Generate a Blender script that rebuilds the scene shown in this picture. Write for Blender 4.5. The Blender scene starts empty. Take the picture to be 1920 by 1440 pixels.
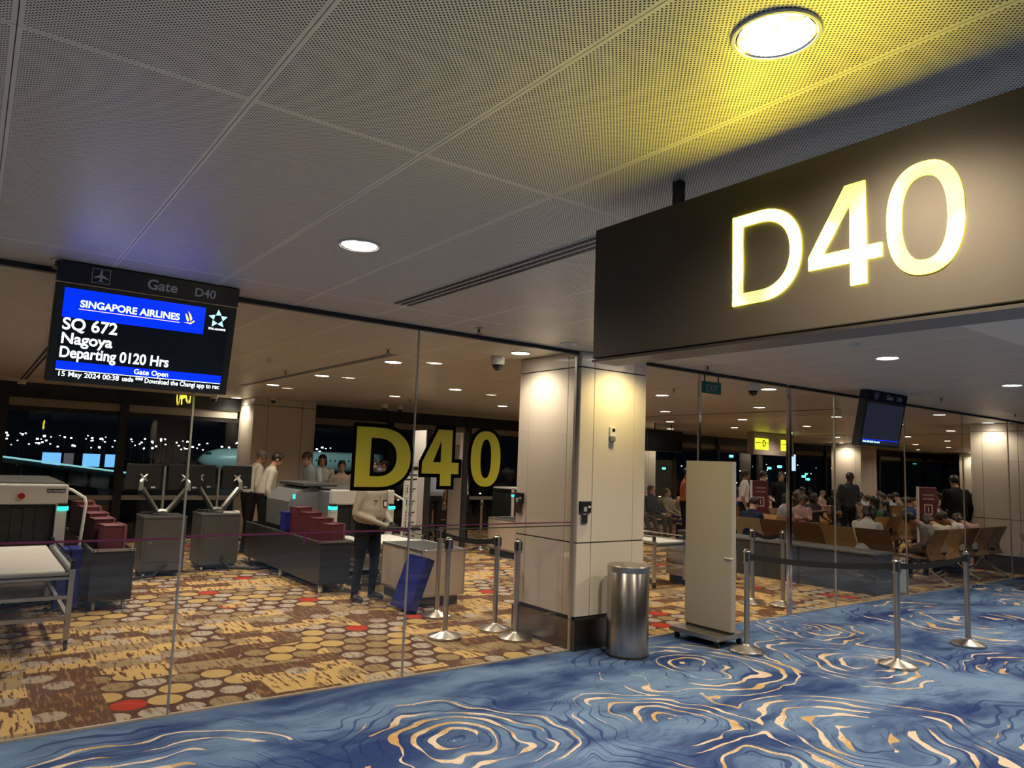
import bpy, bmesh, math, random
import numpy as np
from mathutils import Vector, Matrix
random.seed(7)
scene = bpy.context.scene
COL = scene.collection
PI = math.pi

# ------------------------------------------------------------------ camera
EYE = 1.689
cam_data = bpy.data.cameras.new('camera')
cam = bpy.data.objects.new('camera', cam_data)
COL.objects.link(cam)
cam_data.sensor_width = 36.0
cam_data.lens = 1367.13 / 1920 * 36.0
cam_data.clip_end = 600
yaw, pitch, roll = math.radians(36.4197), math.radians(6.13298), math.radians(2.11481)
fw = Vector((math.sin(yaw)*math.cos(pitch), math.cos(yaw)*math.cos(pitch), math.sin(pitch)))
r0 = Vector((math.cos(yaw), -math.sin(yaw), 0))
u0 = r0.cross(fw)
rv = math.cos(roll)*r0 + math.sin(roll)*u0
uv = -math.sin(roll)*r0 + math.cos(roll)*u0
mw = Matrix(((rv.x, uv.x, -fw.x, 0), (rv.y, uv.y, -fw.y, 0), (rv.z, uv.z, -fw.z, EYE), (0, 0, 0, 1)))
cam.matrix_world = mw
scene.camera = cam

# ------------------------------------------------------------------ world, exposure
world = bpy.data.worlds.new('night'); scene.world = world
world.use_nodes = True
world.node_tree.nodes['Background'].inputs[0].default_value = (0.008, 0.011, 0.018, 1)
world.node_tree.nodes['Background'].inputs[1].default_value = 0.08
vs = scene.view_settings
vs.view_transform = 'Standard'; vs.look = 'None'; vs.exposure = 0.95; vs.gamma = 1.0
vs.use_curve_mapping = False
try:
    scene.cycles.max_bounces = 5; scene.cycles.diffuse_bounces = 3; scene.cycles.glossy_bounces = 2
    scene.cycles.use_adaptive_sampling = True; scene.cycles.adaptive_threshold = 0.08; scene.cycles.adaptive_min_samples = 20
    scene.cycles.transparent_max_bounces = 14; scene.cycles.transmission_bounces = 4
    scene.cycles.use_denoising = True; scene.cycles.caustics_reflective = False; scene.cycles.caustics_refractive = False
    scene.cycles.sample_clamp_indirect = 4.0
except Exception:
    pass
DL_W = 27.0        # watts of a downlight
HC = 2.764         # ceiling height
YG = 5.175         # the glass partition
YW = 15.2          # the outer windows

# ------------------------------------------------------------------ materials
MATS = {}
def mat(name, base=(0.5,0.5,0.5), rough=0.5, metal=0.0, emit=None, es=1.0, spec=0.5, noise=0.0, nscale=20.0, coat=0.0, bump=0.0):
    if name in MATS: return MATS[name]
    m = bpy.data.materials.new(name); m.use_nodes = True
    nt = m.node_tree; b = nt.nodes['Principled BSDF']
    b.inputs['Base Color'].default_value = (*base, 1)
    b.inputs['Roughness'].default_value = rough
    b.inputs['Metallic'].default_value = metal
    b.inputs['Specular IOR Level'].default_value = spec
    b.inputs['Coat Weight'].default_value = coat
    if emit:
        b.inputs['Emission Color'].default_value = (*emit, 1)
        b.inputs['Emission Strength'].default_value = es
    if noise > 0 or bump > 0:
        tc = nt.nodes.new('ShaderNodeTexCoord'); nz = nt.nodes.new('ShaderNodeTexNoise')
        nz.inputs['Scale'].default_value = nscale; nz.inputs['Detail'].default_value = 3
        nt.links.new(tc.outputs['Object'], nz.inputs['Vector'])
        if noise > 0:
            mx = nt.nodes.new('ShaderNodeMix'); mx.data_type = 'RGBA'
            mx.inputs[6].default_value = (*[max(0, c*(1-noise)) for c in base], 1)
            mx.inputs[7].default_value = (*[min(1, c*(1+noise)) for c in base], 1)
            nt.links.new(nz.outputs['Fac'], mx.inputs[0]); nt.links.new(mx.outputs[2], b.inputs['Base Color'])
        if bump > 0:
            bp = nt.nodes.new('ShaderNodeBump'); bp.inputs['Strength'].default_value = bump; bp.inputs['Distance'].default_value = 0.01
            nt.links.new(nz.outputs['Fac'], bp.inputs['Height']); nt.links.new(bp.outputs[0], b.inputs['Normal'])
    MATS[name] = m
    return m

class NT:
    """small helper to write node maths"""
    def __init__(s, m): s.t = m.node_tree
    def n(s, typ, **kw):
        o = s.t.nodes.new(typ)
        for k, v in kw.items(): setattr(o, k, v)
        return o
    def put(s, sock, v):
        if hasattr(v, 'is_output') or isinstance(v, bpy.types.NodeSocket): s.t.links.new(v, sock)
        else: sock.default_value = v
    def m(s, op, a, b=0.0, c=0.0, clamp=False):
        o = s.n('ShaderNodeMath', operation=op); o.use_clamp = clamp
        s.put(o.inputs[0], a); s.put(o.inputs[1], b); s.put(o.inputs[2], c)
        return o.outputs[0]
    def vm(s, op, a, b=(0,0,0)):
        o = s.n('ShaderNodeVectorMath', operation=op)
        s.put(o.inputs[0], a); s.put(o.inputs[1], b)
        return o.outputs['Value'] if op in ('LENGTH','DISTANCE','DOT_PRODUCT') else o.outputs['Vector']
    def noise(s, vec, scale, detail=2.0, rough=0.5):
        o = s.n('ShaderNodeTexNoise'); s.put(o.inputs['Vector'], vec)
        o.inputs['Scale'].default_value = scale; o.inputs['Detail'].default_value = detail; o.inputs['Roughness'].default_value = rough
        return o
    def mix(s, f, a, b):
        o = s.n('ShaderNodeMix', data_type='RGBA')
        s.put(o.inputs[0], f)
        for i, v in ((6, a), (7, b)):
            if isinstance(v, tuple): o.inputs[i].default_value = (*v[:3], 1)
            else: s.t.links.new(v, o.inputs[i])
        return o.outputs[2]
    def ramp(s, f, a, b):     # smooth 0..1 between a and b
        o = s.n('ShaderNodeMapRange', interpolation_type='SMOOTHSTEP'); s.put(o.inputs[0], f)
        o.inputs[1].default_value = a; o.inputs[2].default_value = b
        return o.outputs[0]
    def sep(s, v):
        o = s.n('ShaderNodeSeparateXYZ'); s.put(o.inputs[0], v); return o.outputs
    def comb(s, x, y, z=0.0):
        o = s.n('ShaderNodeCombineXYZ'); s.put(o.inputs[0], x); s.put(o.inputs[1], y); s.put(o.inputs[2], z); return o.outputs[0]
    def wn(s, v):
        o = s.n('ShaderNodeTexWhiteNoise', noise_dimensions='3D'); s.put(o.inputs['Vector'], v); return o.outputs

def new_mat(name):
    m = bpy.data.materials.new(name); m.use_nodes = True; MATS[name] = m
    return m, NT(m), m.node_tree.nodes['Principled BSDF']

# perforated ceiling metal
def make_perf(name, col):
    m, g, b = new_mat(name)
    tc = g.n('ShaderNodeTexCoord').outputs['Object']
    x, y, z = g.sep(tc)
    k = 1/0.0098
    u = g.m('MULTIPLY', g.m('ADD', x, y), k*0.7071); v = g.m('MULTIPLY', g.m('SUBTRACT', x, y), k*0.7071)
    fu = g.m('SUBTRACT', g.m('FRACT', u), 0.5); fv = g.m('SUBTRACT', g.m('FRACT', v), 0.5)
    d = g.m('SQRT', g.m('ADD', g.m('MULTIPLY', fu, fu), g.m('MULTIPLY', fv, fv)))
    hole = g.m('LESS_THAN', d, 0.30)
    inx = g.m('LESS_THAN', g.m('ABSOLUTE', x), 0.288); iny = g.m('LESS_THAN', g.m('ABSOLUTE', y), 1.188)
    hole = g.m('MULTIPLY', hole, g.m('MULTIPLY', inx, iny))
    c = g.mix(hole, col, (0.006, 0.006, 0.006))
    g.put(b.inputs['Base Color'], c); b.inputs['Roughness'].default_value = 0.42; b.inputs['Specular IOR Level'].default_value = 0.55
    g.put(b.inputs['Metallic'], 0.08)
    return m
make_perf('perforated_metal', (0.86, 0.785, 0.67))

# blue concourse carpet
def make_blue():
    m, g, b = new_mat('blue_carpet')
    pos = g.n('ShaderNodeNewGeometry').outputs['Position']
    w1 = g.vm('SUBTRACT', g.noise(pos, 1.3, 2.0).outputs['Color'], (0.5,0.5,0.5))
    w2 = g.vm('SUBTRACT', g.noise(pos, 5.0, 1.0).outputs['Color'], (0.5,0.5,0.5))
    w = g.vm('ADD', g.vm('MULTIPLY', w1, (0.75,0.75,0)), g.vm('MULTIPLY', w2, (0.055,0.055,0)))
    p = g.vm('ADD', pos, w)
    cs = [(2.55,3.89,.62),(3.96,3.4,.62),(5.14,4.27,.72),(4.83,2.5,.8),(6.66,3.63,.75),(9.82,3.89,1.0),(1.0,3.9,.85),(-0.2,3.2,.8),
          (8.0,2.3,.8),(11.9,3.3,.9),(7.6,4.6,.6),(6.2,1.4,.8),(13.4,4.2,.9),(1.2,1.6,.8),(3.1,1.5,.9),(10.6,1.9,.9),(15.5,3.0,.9)]
    D = None
    for (cx, cy, R) in cs:
        dv = g.vm('MULTIPLY', g.vm('SUBTRACT', p, (cx,cy,0)), (1/R,1/R,0))
        d = g.vm('LENGTH', dv)
        D = d if D is None else g.m('SMOOTH_MIN', D, d, 0.12)
    nz = g.noise(pos, 1.1, 2).outputs['Fac']; nz2 = g.noise(g.vm('ADD', pos, (7,3,0)), 2.6, 2).outputs['Fac']
    nf = g.noise(pos, 60, 2).outputs['Fac']
    ph = g.m('FRACT', g.m('MULTIPLY', D, 4.6))
    width = g.m('MULTIPLY', g.ramp(nz2, 0.36, 0.68), 0.38)
    band = g.m('LESS_THAN', ph, width)
    outer = g.m('LESS_THAN', D, 1.12)
    cream = g.m('MULTIPLY', g.m('MULTIPLY', band, outer), g.m('GREATER_THAN', g.noise(g.vm('ADD', pos, (3,9,0)), 0.75, 1).outputs['Fac'], 0.445))
    ph2 = g.m('FRACT', g.m('ADD', g.m('MULTIPLY', D, 7.3), 0.45))
    navy = g.m('MULTIPLY', g.m('LESS_THAN', ph2, g.m('MULTIPLY', g.ramp(nz, 0.40, 0.72), 0.30)), g.m('LESS_THAN', D, 1.35))
    ph3 = g.m('FRACT', g.m('MULTIPLY', D, 15.0))
    thin = g.m('MULTIPLY', g.m('LESS_THAN', ph3, 0.13), g.m('GREATER_THAN', nz2, 0.54))
    stretch = g.vm('MULTIPLY', g.vm('ADD', pos, g.vm('MULTIPLY', w1, (0.6,0.6,0))), (0.8, 1.9, 1))
    t = g.noise(stretch, 1.0, 4, 0.62).outputs['Fac']
    base = g.mix(g.ramp(t, 0.34, 0.66), (0.014,0.034,0.135), (0.165,0.27,0.44))
    base = g.mix(g.m('MULTIPLY', nf, 0.35), base, (0.06,0.10,0.22))
    base = g.mix(g.m('MULTIPLY', thin, 0.55), base, (0.02,0.045,0.15))
    base = g.mix(g.m('MULTIPLY', navy, 0.72), base, (0.012,0.028,0.13))
    creamc = g.mix(g.ramp(g.m('ADD', g.noise(pos, 3, 2).outputs['Fac'], g.m('MULTIPLY', g.m('SUBTRACT', nf, 0.5), 0.6)), 0.45, 0.6), (0.66,0.54,0.43), (0.50,0.32,0.13))
    col = g.mix(g.m('MULTIPLY', cream, 0.95), base, creamc)
    g.put(b.inputs['Base Color'], col); b.inputs['Roughness'].default_value = 0.95; b.inputs['Specular IOR Level'].default_value = 0.1
    bp = g.n('ShaderNodeBump'); bp.inputs['Strength'].default_value = 0.25; bp.inputs['Distance'].default_value = 0.004
    g.put(bp.inputs['Height'], g.noise(pos, 220, 1).outputs['Fac']); g.put(b.inputs['Normal'], bp.outputs[0])
make_blue()

# brown gate-room carpet: blocks of streaked yellow and brown, fields of discs
def make_brown():
    m, g, b = new_mat('brown_carpet')
    pos = g.n('ShaderNodeNewGeometry').outputs['Position']
    x, y, z = g.sep(pos)
    # streaks
    st = g.noise(g.vm('MULTIPLY', pos, (34, 5.5, 1)), 1.0, 3, 0.6).outputs['Fac']
    streak = g.ramp(st, 0.53, 0.58)
    # blocks 0.48 x 0.24
    bx = g.m('FLOOR', g.m('DIVIDE', x, 0.48)); by = g.m('FLOOR', g.m('DIVIDE', g.m('ADD', y, g.m('MULTIPLY', g.m('MODULO', bx, 2.0), 0.12)), 0.24))
    r = g.wn(g.comb(bx, by, 1.0))[0]
    region = g.noise(pos, 1.15, 1).outputs['Fac']
    yellow = g.mix(streak, (0.62,0.41,0.16), (0.13,0.06,0.03))
    brown = g.mix(g.m('MULTIPLY', g.ramp(st, 0.36, 0.5), 0.8), (0.30,0.17,0.08), (0.085,0.036,0.024))
    blocks = g.mix(g.m('GREATER_THAN', r, 0.50), yellow, brown)
    blocks = g.mix(g.m('GREATER_THAN', r, 0.86), blocks, g.mix(g.m('MULTIPLY', streak, 0.7), (0.36,0.26,0.14), (0.12,0.06,0.035)))
    # discs
    s = 0.225
    row = g.m('FLOOR', g.m('DIVIDE', y, s)); xo = g.m('ADD', x, g.m('MULTIPLY', g.m('MODULO', row, 2.0), s*0.5))
    cx = g.m('FLOOR', g.m('DIVIDE', xo, s))
    fx = g.m('SUBTRACT', g.m('FRACT', g.m('DIVIDE', xo, s)), 0.5); fy = g.m('SUBTRACT', g.m('FRACT', g.m('DIVIDE', y, s)), 0.5)
    d = g.m('SQRT', g.m('ADD', g.m('MULTIPLY', fx, fx), g.m('MULTIPLY', fy, fy)))
    rc = g.wn(g.comb(cx, row, 5.0))[0]
    rad = g.m('ADD', 0.40, g.m('MULTIPLY', rc, 0.11))
    disc = g.m('LESS_THAN', d, rad)
    pale = g.mix(g.m('MULTIPLY', streak, 0.75), (0.46,0.39,0.31), (0.17,0.10,0.065))
    tan = g.mix(g.m('MULTIPLY', streak, 0.6), (0.33,0.235,0.12), (0.15,0.085,0.04))
    dc = g.mix(g.m('GREATER_THAN', rc, 0.42), pale, tan)
    dc = g.mix(g.m('GREATER_THAN', rc, 0.74), dc, (0.54,0.37,0.14))
    dc = g.mix(g.m('GREATER_THAN', rc, 0.945), dc, (0.45,0.045,0.02))
    field = g.mix(disc, (0.105,0.05,0.03), dc)
    rb = g.wn(g.comb(g.m('FLOOR', g.m('DIVIDE', x, 0.9)), g.m('FLOOR', g.m('DIVIDE', y, 0.675)), 9.0))[0]
    sel = g.m('GREATER_THAN', g.m('ADD', g.m('MULTIPLY', rb, 0.6), g.m('MULTIPLY', region, 0.8)), 0.74)
    col = g.mix(sel, blocks, field)
    # some loose discs over the blocks too
    loose = g.m('MULTIPLY', disc, g.m('LESS_THAN', g.m('ABSOLUTE', g.m('SUBTRACT', rc, 0.35)), 0.10))
    col = g.mix(g.m('MULTIPLY', loose, 0.8), col, dc)
    g.put(b.inputs['Base Color'], col); b.inputs['Roughness'].default_value = 0.95; b.inputs['Specular IOR Level'].default_value = 0.1
make_brown()

# partition glass: clear sheet with mirror-like surface reflection
def make_glass(name, tint, boost=1.0):
    m = bpy.data.materials.new(name); m.use_nodes = True; MATS[name] = m
    nt = m.node_tree; nt.nodes.clear()
    out = nt.nodes.new('ShaderNodeOutputMaterial'); mx = nt.nodes.new('ShaderNodeMixShader')
    tr = nt.nodes.new('ShaderNodeBsdfTransparent'); gl = nt.nodes.new('ShaderNodeBsdfGlossy'); fr = nt.nodes.new('ShaderNodeFresnel')
    tr.inputs[0].default_value = (*tint, 1); gl.inputs['Roughness'].default_value = 0.0; gl.inputs[0].default_value = (1,1,1,1)
    fr.inputs['IOR'].default_value = 1.5
    sc = nt.nodes.new('ShaderNodeMath'); sc.operation = 'MULTIPLY'
    ge = nt.nodes.new('ShaderNodeNewGeometry'); inv = nt.nodes.new('ShaderNodeMath'); inv.operation = 'SUBTRACT'; inv.inputs[0].default_value = 1.0
    nt.links.new(ge.outputs['Backfacing'], inv.inputs[1]); nt.links.new(inv.outputs[0], sc.inputs[1])
    s2 = nt.nodes.new('ShaderNodeMath'); s2.operation = 'MULTIPLY'; s2.use_clamp = True; s2.inputs[1].default_value = boost
    nt.links.new(fr.outputs[0], sc.inputs[0]); nt.links.new(sc.outputs[0], s2.inputs[0]); nt.links.new(s2.outputs[0], mx.inputs[0])
    nt.links.new(tr.outputs[0], mx.inputs[1]); nt.links.new(gl.outputs[0], mx.inputs[2]); nt.links.new(mx.outputs[0], out.inputs[0])
make_glass('glass', (0.965, 0.975, 0.97), 1.5); make_glass('window_glass', (0.88, 0.94, 0.94), 1.3)

mat('ceiling_back', (0.78,0.71,0.62), 0.6)
mat('seam', (0.62,0.6,0.57), 0.5)
mat('cream_panel', (0.66,0.585,0.50), 0.38, coat=0.15)
mat('joint_dark', (0.03,0.027,0.025), 0.7)
mat('brushed_steel', (0.50,0.47,0.43), 0.30, 1.0, noise=0.06, nscale=40)
mat('dark_steel', (0.20,0.175,0.15), 0.32, 1.0, noise=0.08, nscale=30)
mat('chrome', (0.78,0.76,0.73), 0.12, 1.0)
mat('aluminium', (0.56,0.55,0.53), 0.35, 0.9)
mat('black', (0.012,0.012,0.012), 0.5)
mat('black_gloss', (0.008,0.008,0.009), 0.12)
mat('rubber', (0.02,0.02,0.02), 0.8)
mat('belt_black', (0.01,0.009,0.009), 0.75)
mat('sign_bronze', (0.066,0.056,0.043), 0.54, 0.7)
def letter_mat():
    m, g, b = new_mat('sign_letter')
    tc = g.n('ShaderNodeNewGeometry').outputs['Position']
    nz = g.ramp(g.noise(tc, 5.2, 1).outputs['Fac'], 0.40, 0.56)
    b.inputs['Base Color'].default_value = (0.8,0.7,0.1,1); b.inputs['Emission Color'].default_value = (1.0,0.86,0.045,1)
    g.put(b.inputs['Emission Strength'], g.m('ADD', 2.8, g.m('MULTIPLY', nz, 13.5)))
letter_mat()
mat('trim_white', (0.72,0.70,0.67), 0.35)
mat('lamp_lens', (1,1,1), 0.3, emit=(1.0,0.93,0.80), es=9.0)
mat('charcoal', (0.026,0.028,0.030), 0.40, noise=0.08, nscale=6)
mat('cabinet_grey', (0.080,0.080,0.078), 0.40, noise=0.06, nscale=8)
mat('machine_white', (0.60,0.57,0.53), 0.4)
mat('machine_grey', (0.17,0.175,0.18), 0.4)
mat('maroon', (0.125,0.028,0.036), 0.42)
mat('maroon_rim', (0.22,0.09,0.09), 0.4)
mat('tray_blue', (0.012,0.018,0.20), 0.35)
mat('wood_lit', (0.46,0.27,0.105), 0.32, noise=0.12, nscale=7, coat=0.2)  # seat wood with reflected light put into its colour
mat('wood_unlit', (0.20,0.105,0.045), 0.34, noise=0.15, nscale=7, coat=0.2)  # same seat wood, without the painted reflection
mat('wood_pale', (0.46,0.36,0.22), 0.3, noise=0.08, nscale=7, coat=0.2)
mat('teal_led', (0.0,0.5,0.45), 0.4, emit=(0.02,0.95,0.75), es=1.6)
mat('red_button', (0.35,0.01,0.01), 0.3)
mat('vinyl_black', (0.003,0.003,0.003), 0.9, spec=0.05)
mat('vinyl_yellow', (0.56,0.46,0.025), 0.45)
mat('plum', (0.11,0.012,0.07), 0.5)
mat('exit_green', (0.008,0.17,0.115), 0.4)
mat('exit_text', (0.33,0.42,0.38), 0.5)
# ------------------------------------------------------------------ mesh helpers
class MB:
    def __init__(s): s.bm = bmesh.new()
    def box(s, c, d, rz=0.0, rot=None, bev=0.0):
        M = Matrix.Translation(c) @ (rot.to_4x4() if rot else Matrix.Rotation(rz, 4, 'Z')) @ Matrix.Diagonal((d[0], d[1], d[2], 1))
        r = bmesh.ops.create_cube(s.bm, size=1.0, matrix=M)
        if bev > 0:
            es = list({e for v in r['verts'] for e in v.link_edges})
            bmesh.ops.bevel(s.bm, geom=es, offset=bev, segments=2, profile=0.5, affect='EDGES', clamp_overlap=True)
        return s
    def span(s, a, b, bev=0.0):
        return s.box([(a[i]+b[i])/2 for i in range(3)], [abs(b[i]-a[i]) for i in range(3)], bev=bev)
    def rings(s, rings, close=True, cap=True):
        bm = s.bm; L = []
        for r in rings: L.append([bm.verts.new(p) for p in r])
        n = len(L[0])
        for a, b in zip(L[:-1], L[1:]):
            for i in range(n if close else n-1):
                j = (i+1) % n
                try: bm.faces.new((a[i], a[j], b[j], b[i]))
                except ValueError: pass
        if cap and close:
            try: bm.faces.new(list(reversed(L[0])))
            except ValueError: pass
            try: bm.faces.new(L[-1])
            except ValueError: pass
        return s
    def tube(s, pts, rad, n=8, cap=True, flat=None):
        pts = [Vector(p) for p in pts]
        if not isinstance(rad, (list, tuple)): rad = [rad]*len(pts)
        rs = []; prev = None
        for i, p in enumerate(pts):
            if i == 0: t = pts[1]-p
            elif i == len(pts)-1: t = p-pts[i-1]
            else: t = (pts[i+1]-p).normalized() + (p-pts[i-1]).normalized()
            t = t.normalized() if t.length > 1e-9 else Vector((0,0,1))
            if prev is None:
                a = Vector((0,0,1)) if abs(t.z) < 0.9 else Vector((1,0,0))
                u = t.cross(a).normalized()
            else:
                u = (prev - t*prev.dot(t))
                u = u.normalized() if u.length > 1e-6 else t.orthogonal().normalized()
            prev = u; v = t.cross(u)
            rs.append([p + (u*math.cos(2*PI*k/n) + v*math.sin(2*PI*k/n))*rad[i] for k in range(n)])
        return s.rings(rs, cap=cap)
    def lathe(s, prof, c=(0,0,0), n=24, cap=False):
        rs = [[(c[0]+r*math.cos(2*PI*k/n), c[1]+r*math.sin(2*PI*k/n), c[2]+z) for k in range(n)] for r, z in prof]
        return s.rings(rs, cap=cap)
    def ell(s, c, r, seg=12, rg=8, rot=None):
        M = Matrix.Translation(c) @ (rot.to_4x4() if rot else Matrix.Identity(4)) @ Matrix.Diagonal((r[0], r[1], r[2], 1))
        bmesh.ops.create_uvsphere(s.bm, u_segments=seg, v_segments=rg, radius=1.0, matrix=M); return s
    def prism(s, poly, axis, a, b):
        """poly: 2-D outline; axis: extrude axis 'x','y','z' from a to b"""
        def P(u, v, w):
            return {'x': (w,u,v), 'y': (u,w,v), 'z': (u,v,w)}[axis]
        return s.rings([[P(u,v,a) for u,v in poly], [P(u,v,b) for u,v in poly]])
    def mesh(s, name, m=None, smooth=False):
        bmesh.ops.recalc_face_normals(s.bm, faces=s.bm.faces[:])
        me = bpy.data.meshes.new(name); s.bm.to_mesh(me); s.bm.free()
        if m is not None: me.materials.append(MATS[m] if isinstance(m, str) else m)
        if smooth:
            me.polygons.foreach_set('use_smooth', [True]*len(me.polygons))
            try: me.set_sharp_from_angle(angle=math.radians(40))
            except Exception: pass
        return me
    def build(s, name, m, parent=None, smooth=False, loc=None, rot=None, label=None):
        o = bpy.data.objects.new(name, s.mesh(name, m, smooth)); COL.objects.link(o)
        if parent is not None: o.parent = parent
        if loc is not None: o.location = loc
        if rot is not None: o.rotation_euler = rot
        if label: o['label'] = label
        return o
def mobj(name, me, parent=None, loc=(0,0,0), rot=(0,0,0)):
    o = bpy.data.objects.new(name, me); COL.objects.link(o)
    if parent is not None: o.parent = parent
    o.location = loc; o.rotation_euler = rot
    return o
NOSAMPLE = ('lamp_glow','teal_led','screen_text','screen_gold','screen_star','screen_rose','screen_off','screen_black','far_light','far_light_warm','far_light_teal','reflection_blue','reflection_dim','bridge_glow','pale_screen','way_yellow')
def tag(o, label, cat, group=None):
    o['label'] = label; o['category'] = cat
    if group: o['group'] = group
    return o
def thing(name, label, cat, loc=(0,0,0), rz=0.0, group=None):
    o = bpy.data.objects.new(name, None); COL.objects.link(o)
    o.empty_display_size = 0.1
    o.location = loc; o.rotation_euler = (0,0,rz)
    return tag(o, label, cat, group)
def struct(o): o['kind'] = 'structure'; return o
def stuff(o): o['kind'] = 'stuff'; return o
def dup(root, loc=None, rz=None, label=None, group=None):
    def cp(o, par):
        c = o.copy(); COL.objects.link(c)
        if par is not None: c.parent = par; c.matrix_parent_inverse = o.matrix_parent_inverse.copy()
        for ch in list(o.children): cp(ch, c)
        return c
    r = cp(root, None)
    if loc is not None: r.location = loc
    if rz is not None: r.rotation_euler = (0,0,rz)
    if label: r['label'] = label
    if group: r['group'] = group
    return r
DG = None
def eval_mesh(o):
    dg = bpy.context.evaluated_depsgraph_get()
    return bpy.data.meshes.new_from_object(o.evaluated_get(dg))
def curve_mesh(polys, extrude=0.0, offset=0.0):
    cu = bpy.data.curves.new('tmp', 'CURVE'); cu.dimensions = '2D'; cu.fill_mode = 'BOTH'
    cu.extrude = extrude; cu.offset = offset
    for poly in polys:
        sp = cu.splines.new('POLY'); sp.points.add(len(poly)-1)
        for i, (x, y) in enumerate(poly): sp.points[i].co = (x, y, 0, 1)
        sp.use_cyclic_u = True
    o = bpy.data.objects.new('tmp', cu); COL.objects.link(o)
    me = eval_mesh(o); bpy.data.objects.remove(o); bpy.data.curves.remove(cu)
    return me
def text_mesh(s, size=1.0, bold=0.0, extrude=0.0, align='LEFT', sx=1.0, spacing=1.0):
    cu = bpy.data.curves.new('tmp', 'FONT'); cu.body = s; cu.size = size; cu.offset = bold; cu.extrude = extrude
    cu.align_x = align; cu.space_character = spacing
    o = bpy.data.objects.new('tmp', cu); COL.objects.link(o)
    me = eval_mesh(o); bpy.data.objects.remove(o); bpy.data.curves.remove(cu)
    if sx != 1.0:
        me.transform(Matrix.Diagonal((sx,1,1,1)))
    return me
def text(name, s, m, parent, loc, size, rot=(PI/2,0,0), bold=0.0, align='LEFT', sx=1.0, spacing=1.0, extrude=0.0006, width=None):
    me = text_mesh(s, size, bold, extrude, align, sx, spacing)
    if width:
        xs = [v.co.x for v in me.vertices]; k = width/(max(xs)-min(xs))
        me.transform(Matrix.Diagonal((k,1,1,1)))
    me.materials.append(MATS[m])
    me.name = name
    return mobj(name, me, parent, loc, rot)
def arc(cx, cy, rx, ry, a0, a1, n):
    return [(cx+rx*math.cos(math.radians(a0+(a1-a0)*k/n)), cy+ry*math.sin(math.radians(a0+(a1-a0)*k/n))) for k in range(n+1)]
def superell(cx, cy, rx, ry, n=48, p=2.35):
    out = []
    for k in range(n):
        a = 2*PI*k/n; c, s_ = math.cos(a), math.sin(a)
        out.append((cx+rx*math.copysign(abs(c)**(2/p), c), cy+ry*math.copysign(abs(s_)**(2/p), s_)))
    return out
# outlines of the three characters in a unit-height box, given stem widths
def glyph_D(w, s, hb):
    r = w*0.60
    outer = [(0,0)] + [(w-r+ r*math.copysign(abs(math.cos(a))**0.9, math.cos(a)), 0.5+0.5*math.copysign(abs(math.sin(a))**0.9, math.sin(a))) for a in [-PI/2+PI*k/32 for k in range(33)]] + [(0,1)]
    ri = r-s*1.0
    inner = [(s,hb)] + [(w-s-ri+ ri*math.copysign(abs(math.cos(a))**0.9, math.cos(a)), 0.5+(0.5-hb)*math.copysign(abs(math.sin(a))**0.9, math.sin(a))) for a in [-PI/2+PI*k/32 for k in range(33)]] + [(s,1-hb)]
    return [outer, inner]
def glyph_4(w, s, hb, bar=0.24):
    xr = w*0.80; xl = xr-s                     # the stem
    outer = [(xl,0),(xr,0),(xr,bar),(w,bar),(w,bar+hb),(xr,bar+hb),(xr,1),(xl-s*0.30,1),(0,bar+hb*0.95),(0,bar),(xl,bar)]
    inner = [(xl,bar+hb),(xl,0.80),(s*0.95,bar+hb)]
    return [outer, inner]
def glyph_0(w, s, hb):
    return [superell(w/2, 0.5, w/2, 0.515), superell(w/2, 0.5, w/2-s, 0.515-hb)]
def scale_polys(P, h, ox=0.0, oy=0.0):
    return [[(x*h+ox, y*h+oy) for x, y in p] for p in P]
# ------------------------------------------------------------------ floor
struct(MB().span((-5,YG,-0.06),(46,YW,0)).build('floor','brown_carpet'))
struct(MB().span((-5,-9,-0.06),(46,YG-0.012,0)).build('floor_concourse','blue_carpet'))
mat('edge_strip', (0.42,0.35,0.27), 0.4, 0.3)
struct(MB().span((-5,YG-0.012,-0.04),(46,YG+0.012,0.004)).build('trim_1','edge_strip'))

# ------------------------------------------------------------------ ceiling: panels 0.6 x 2.4 on a grid
ceil = struct(MB().span((-5,-9,HC+0.016),(46,YW+0.1,HC+0.08)).build('ceiling','ceiling_back'))
pm = MB().box((0,0,0.006),(0.597,2.397,0.012)).mesh('ceiling_panel','perforated_metal')
for iy in range(-1, 6):
    y0 = 2.21 + 2.4*(iy-1); yc = y0+1.2
    for ix in range(-2, 28):
        xc = 0.6*ix+0.3
        if iy < 1 and (ix < -1 or ix > 8): continue
        if iy == 1 and ix > 26: continue
        if iy >= 3 and ix > 20: continue
        if yc+1.2 > YW+0.2: continue
        mobj('ceiling_panel', pm, ceil, (xc, yc, HC))
rest = MB()
def panel_block(ix0, ix1, iys):
    for iy in iys:
        for ix in range(ix0, ix1):
            xc, yc = 0.6*ix+0.3, 2.21+2.4*(iy-1)+1.2
            hy = min(2.394, (YW-(yc-1.197)))
            rest.box((xc, yc-1.197+hy/2, HC+0.006),(0.594,hy,0.012))
panel_block(-8,-2,range(-4,7)); panel_block(28,74,range(-4,7)); panel_block(-2,28,(-4,-3,-2)); panel_block(27,28,(1,)); panel_block(21,28,(3,4,5)); panel_block(9,28,(-1,0)); panel_block(-2,-1,(-1,0)); panel_block(-2,28,(6,))
stuff(rest.build('panel_field','perforated_metal',ceil))

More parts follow.
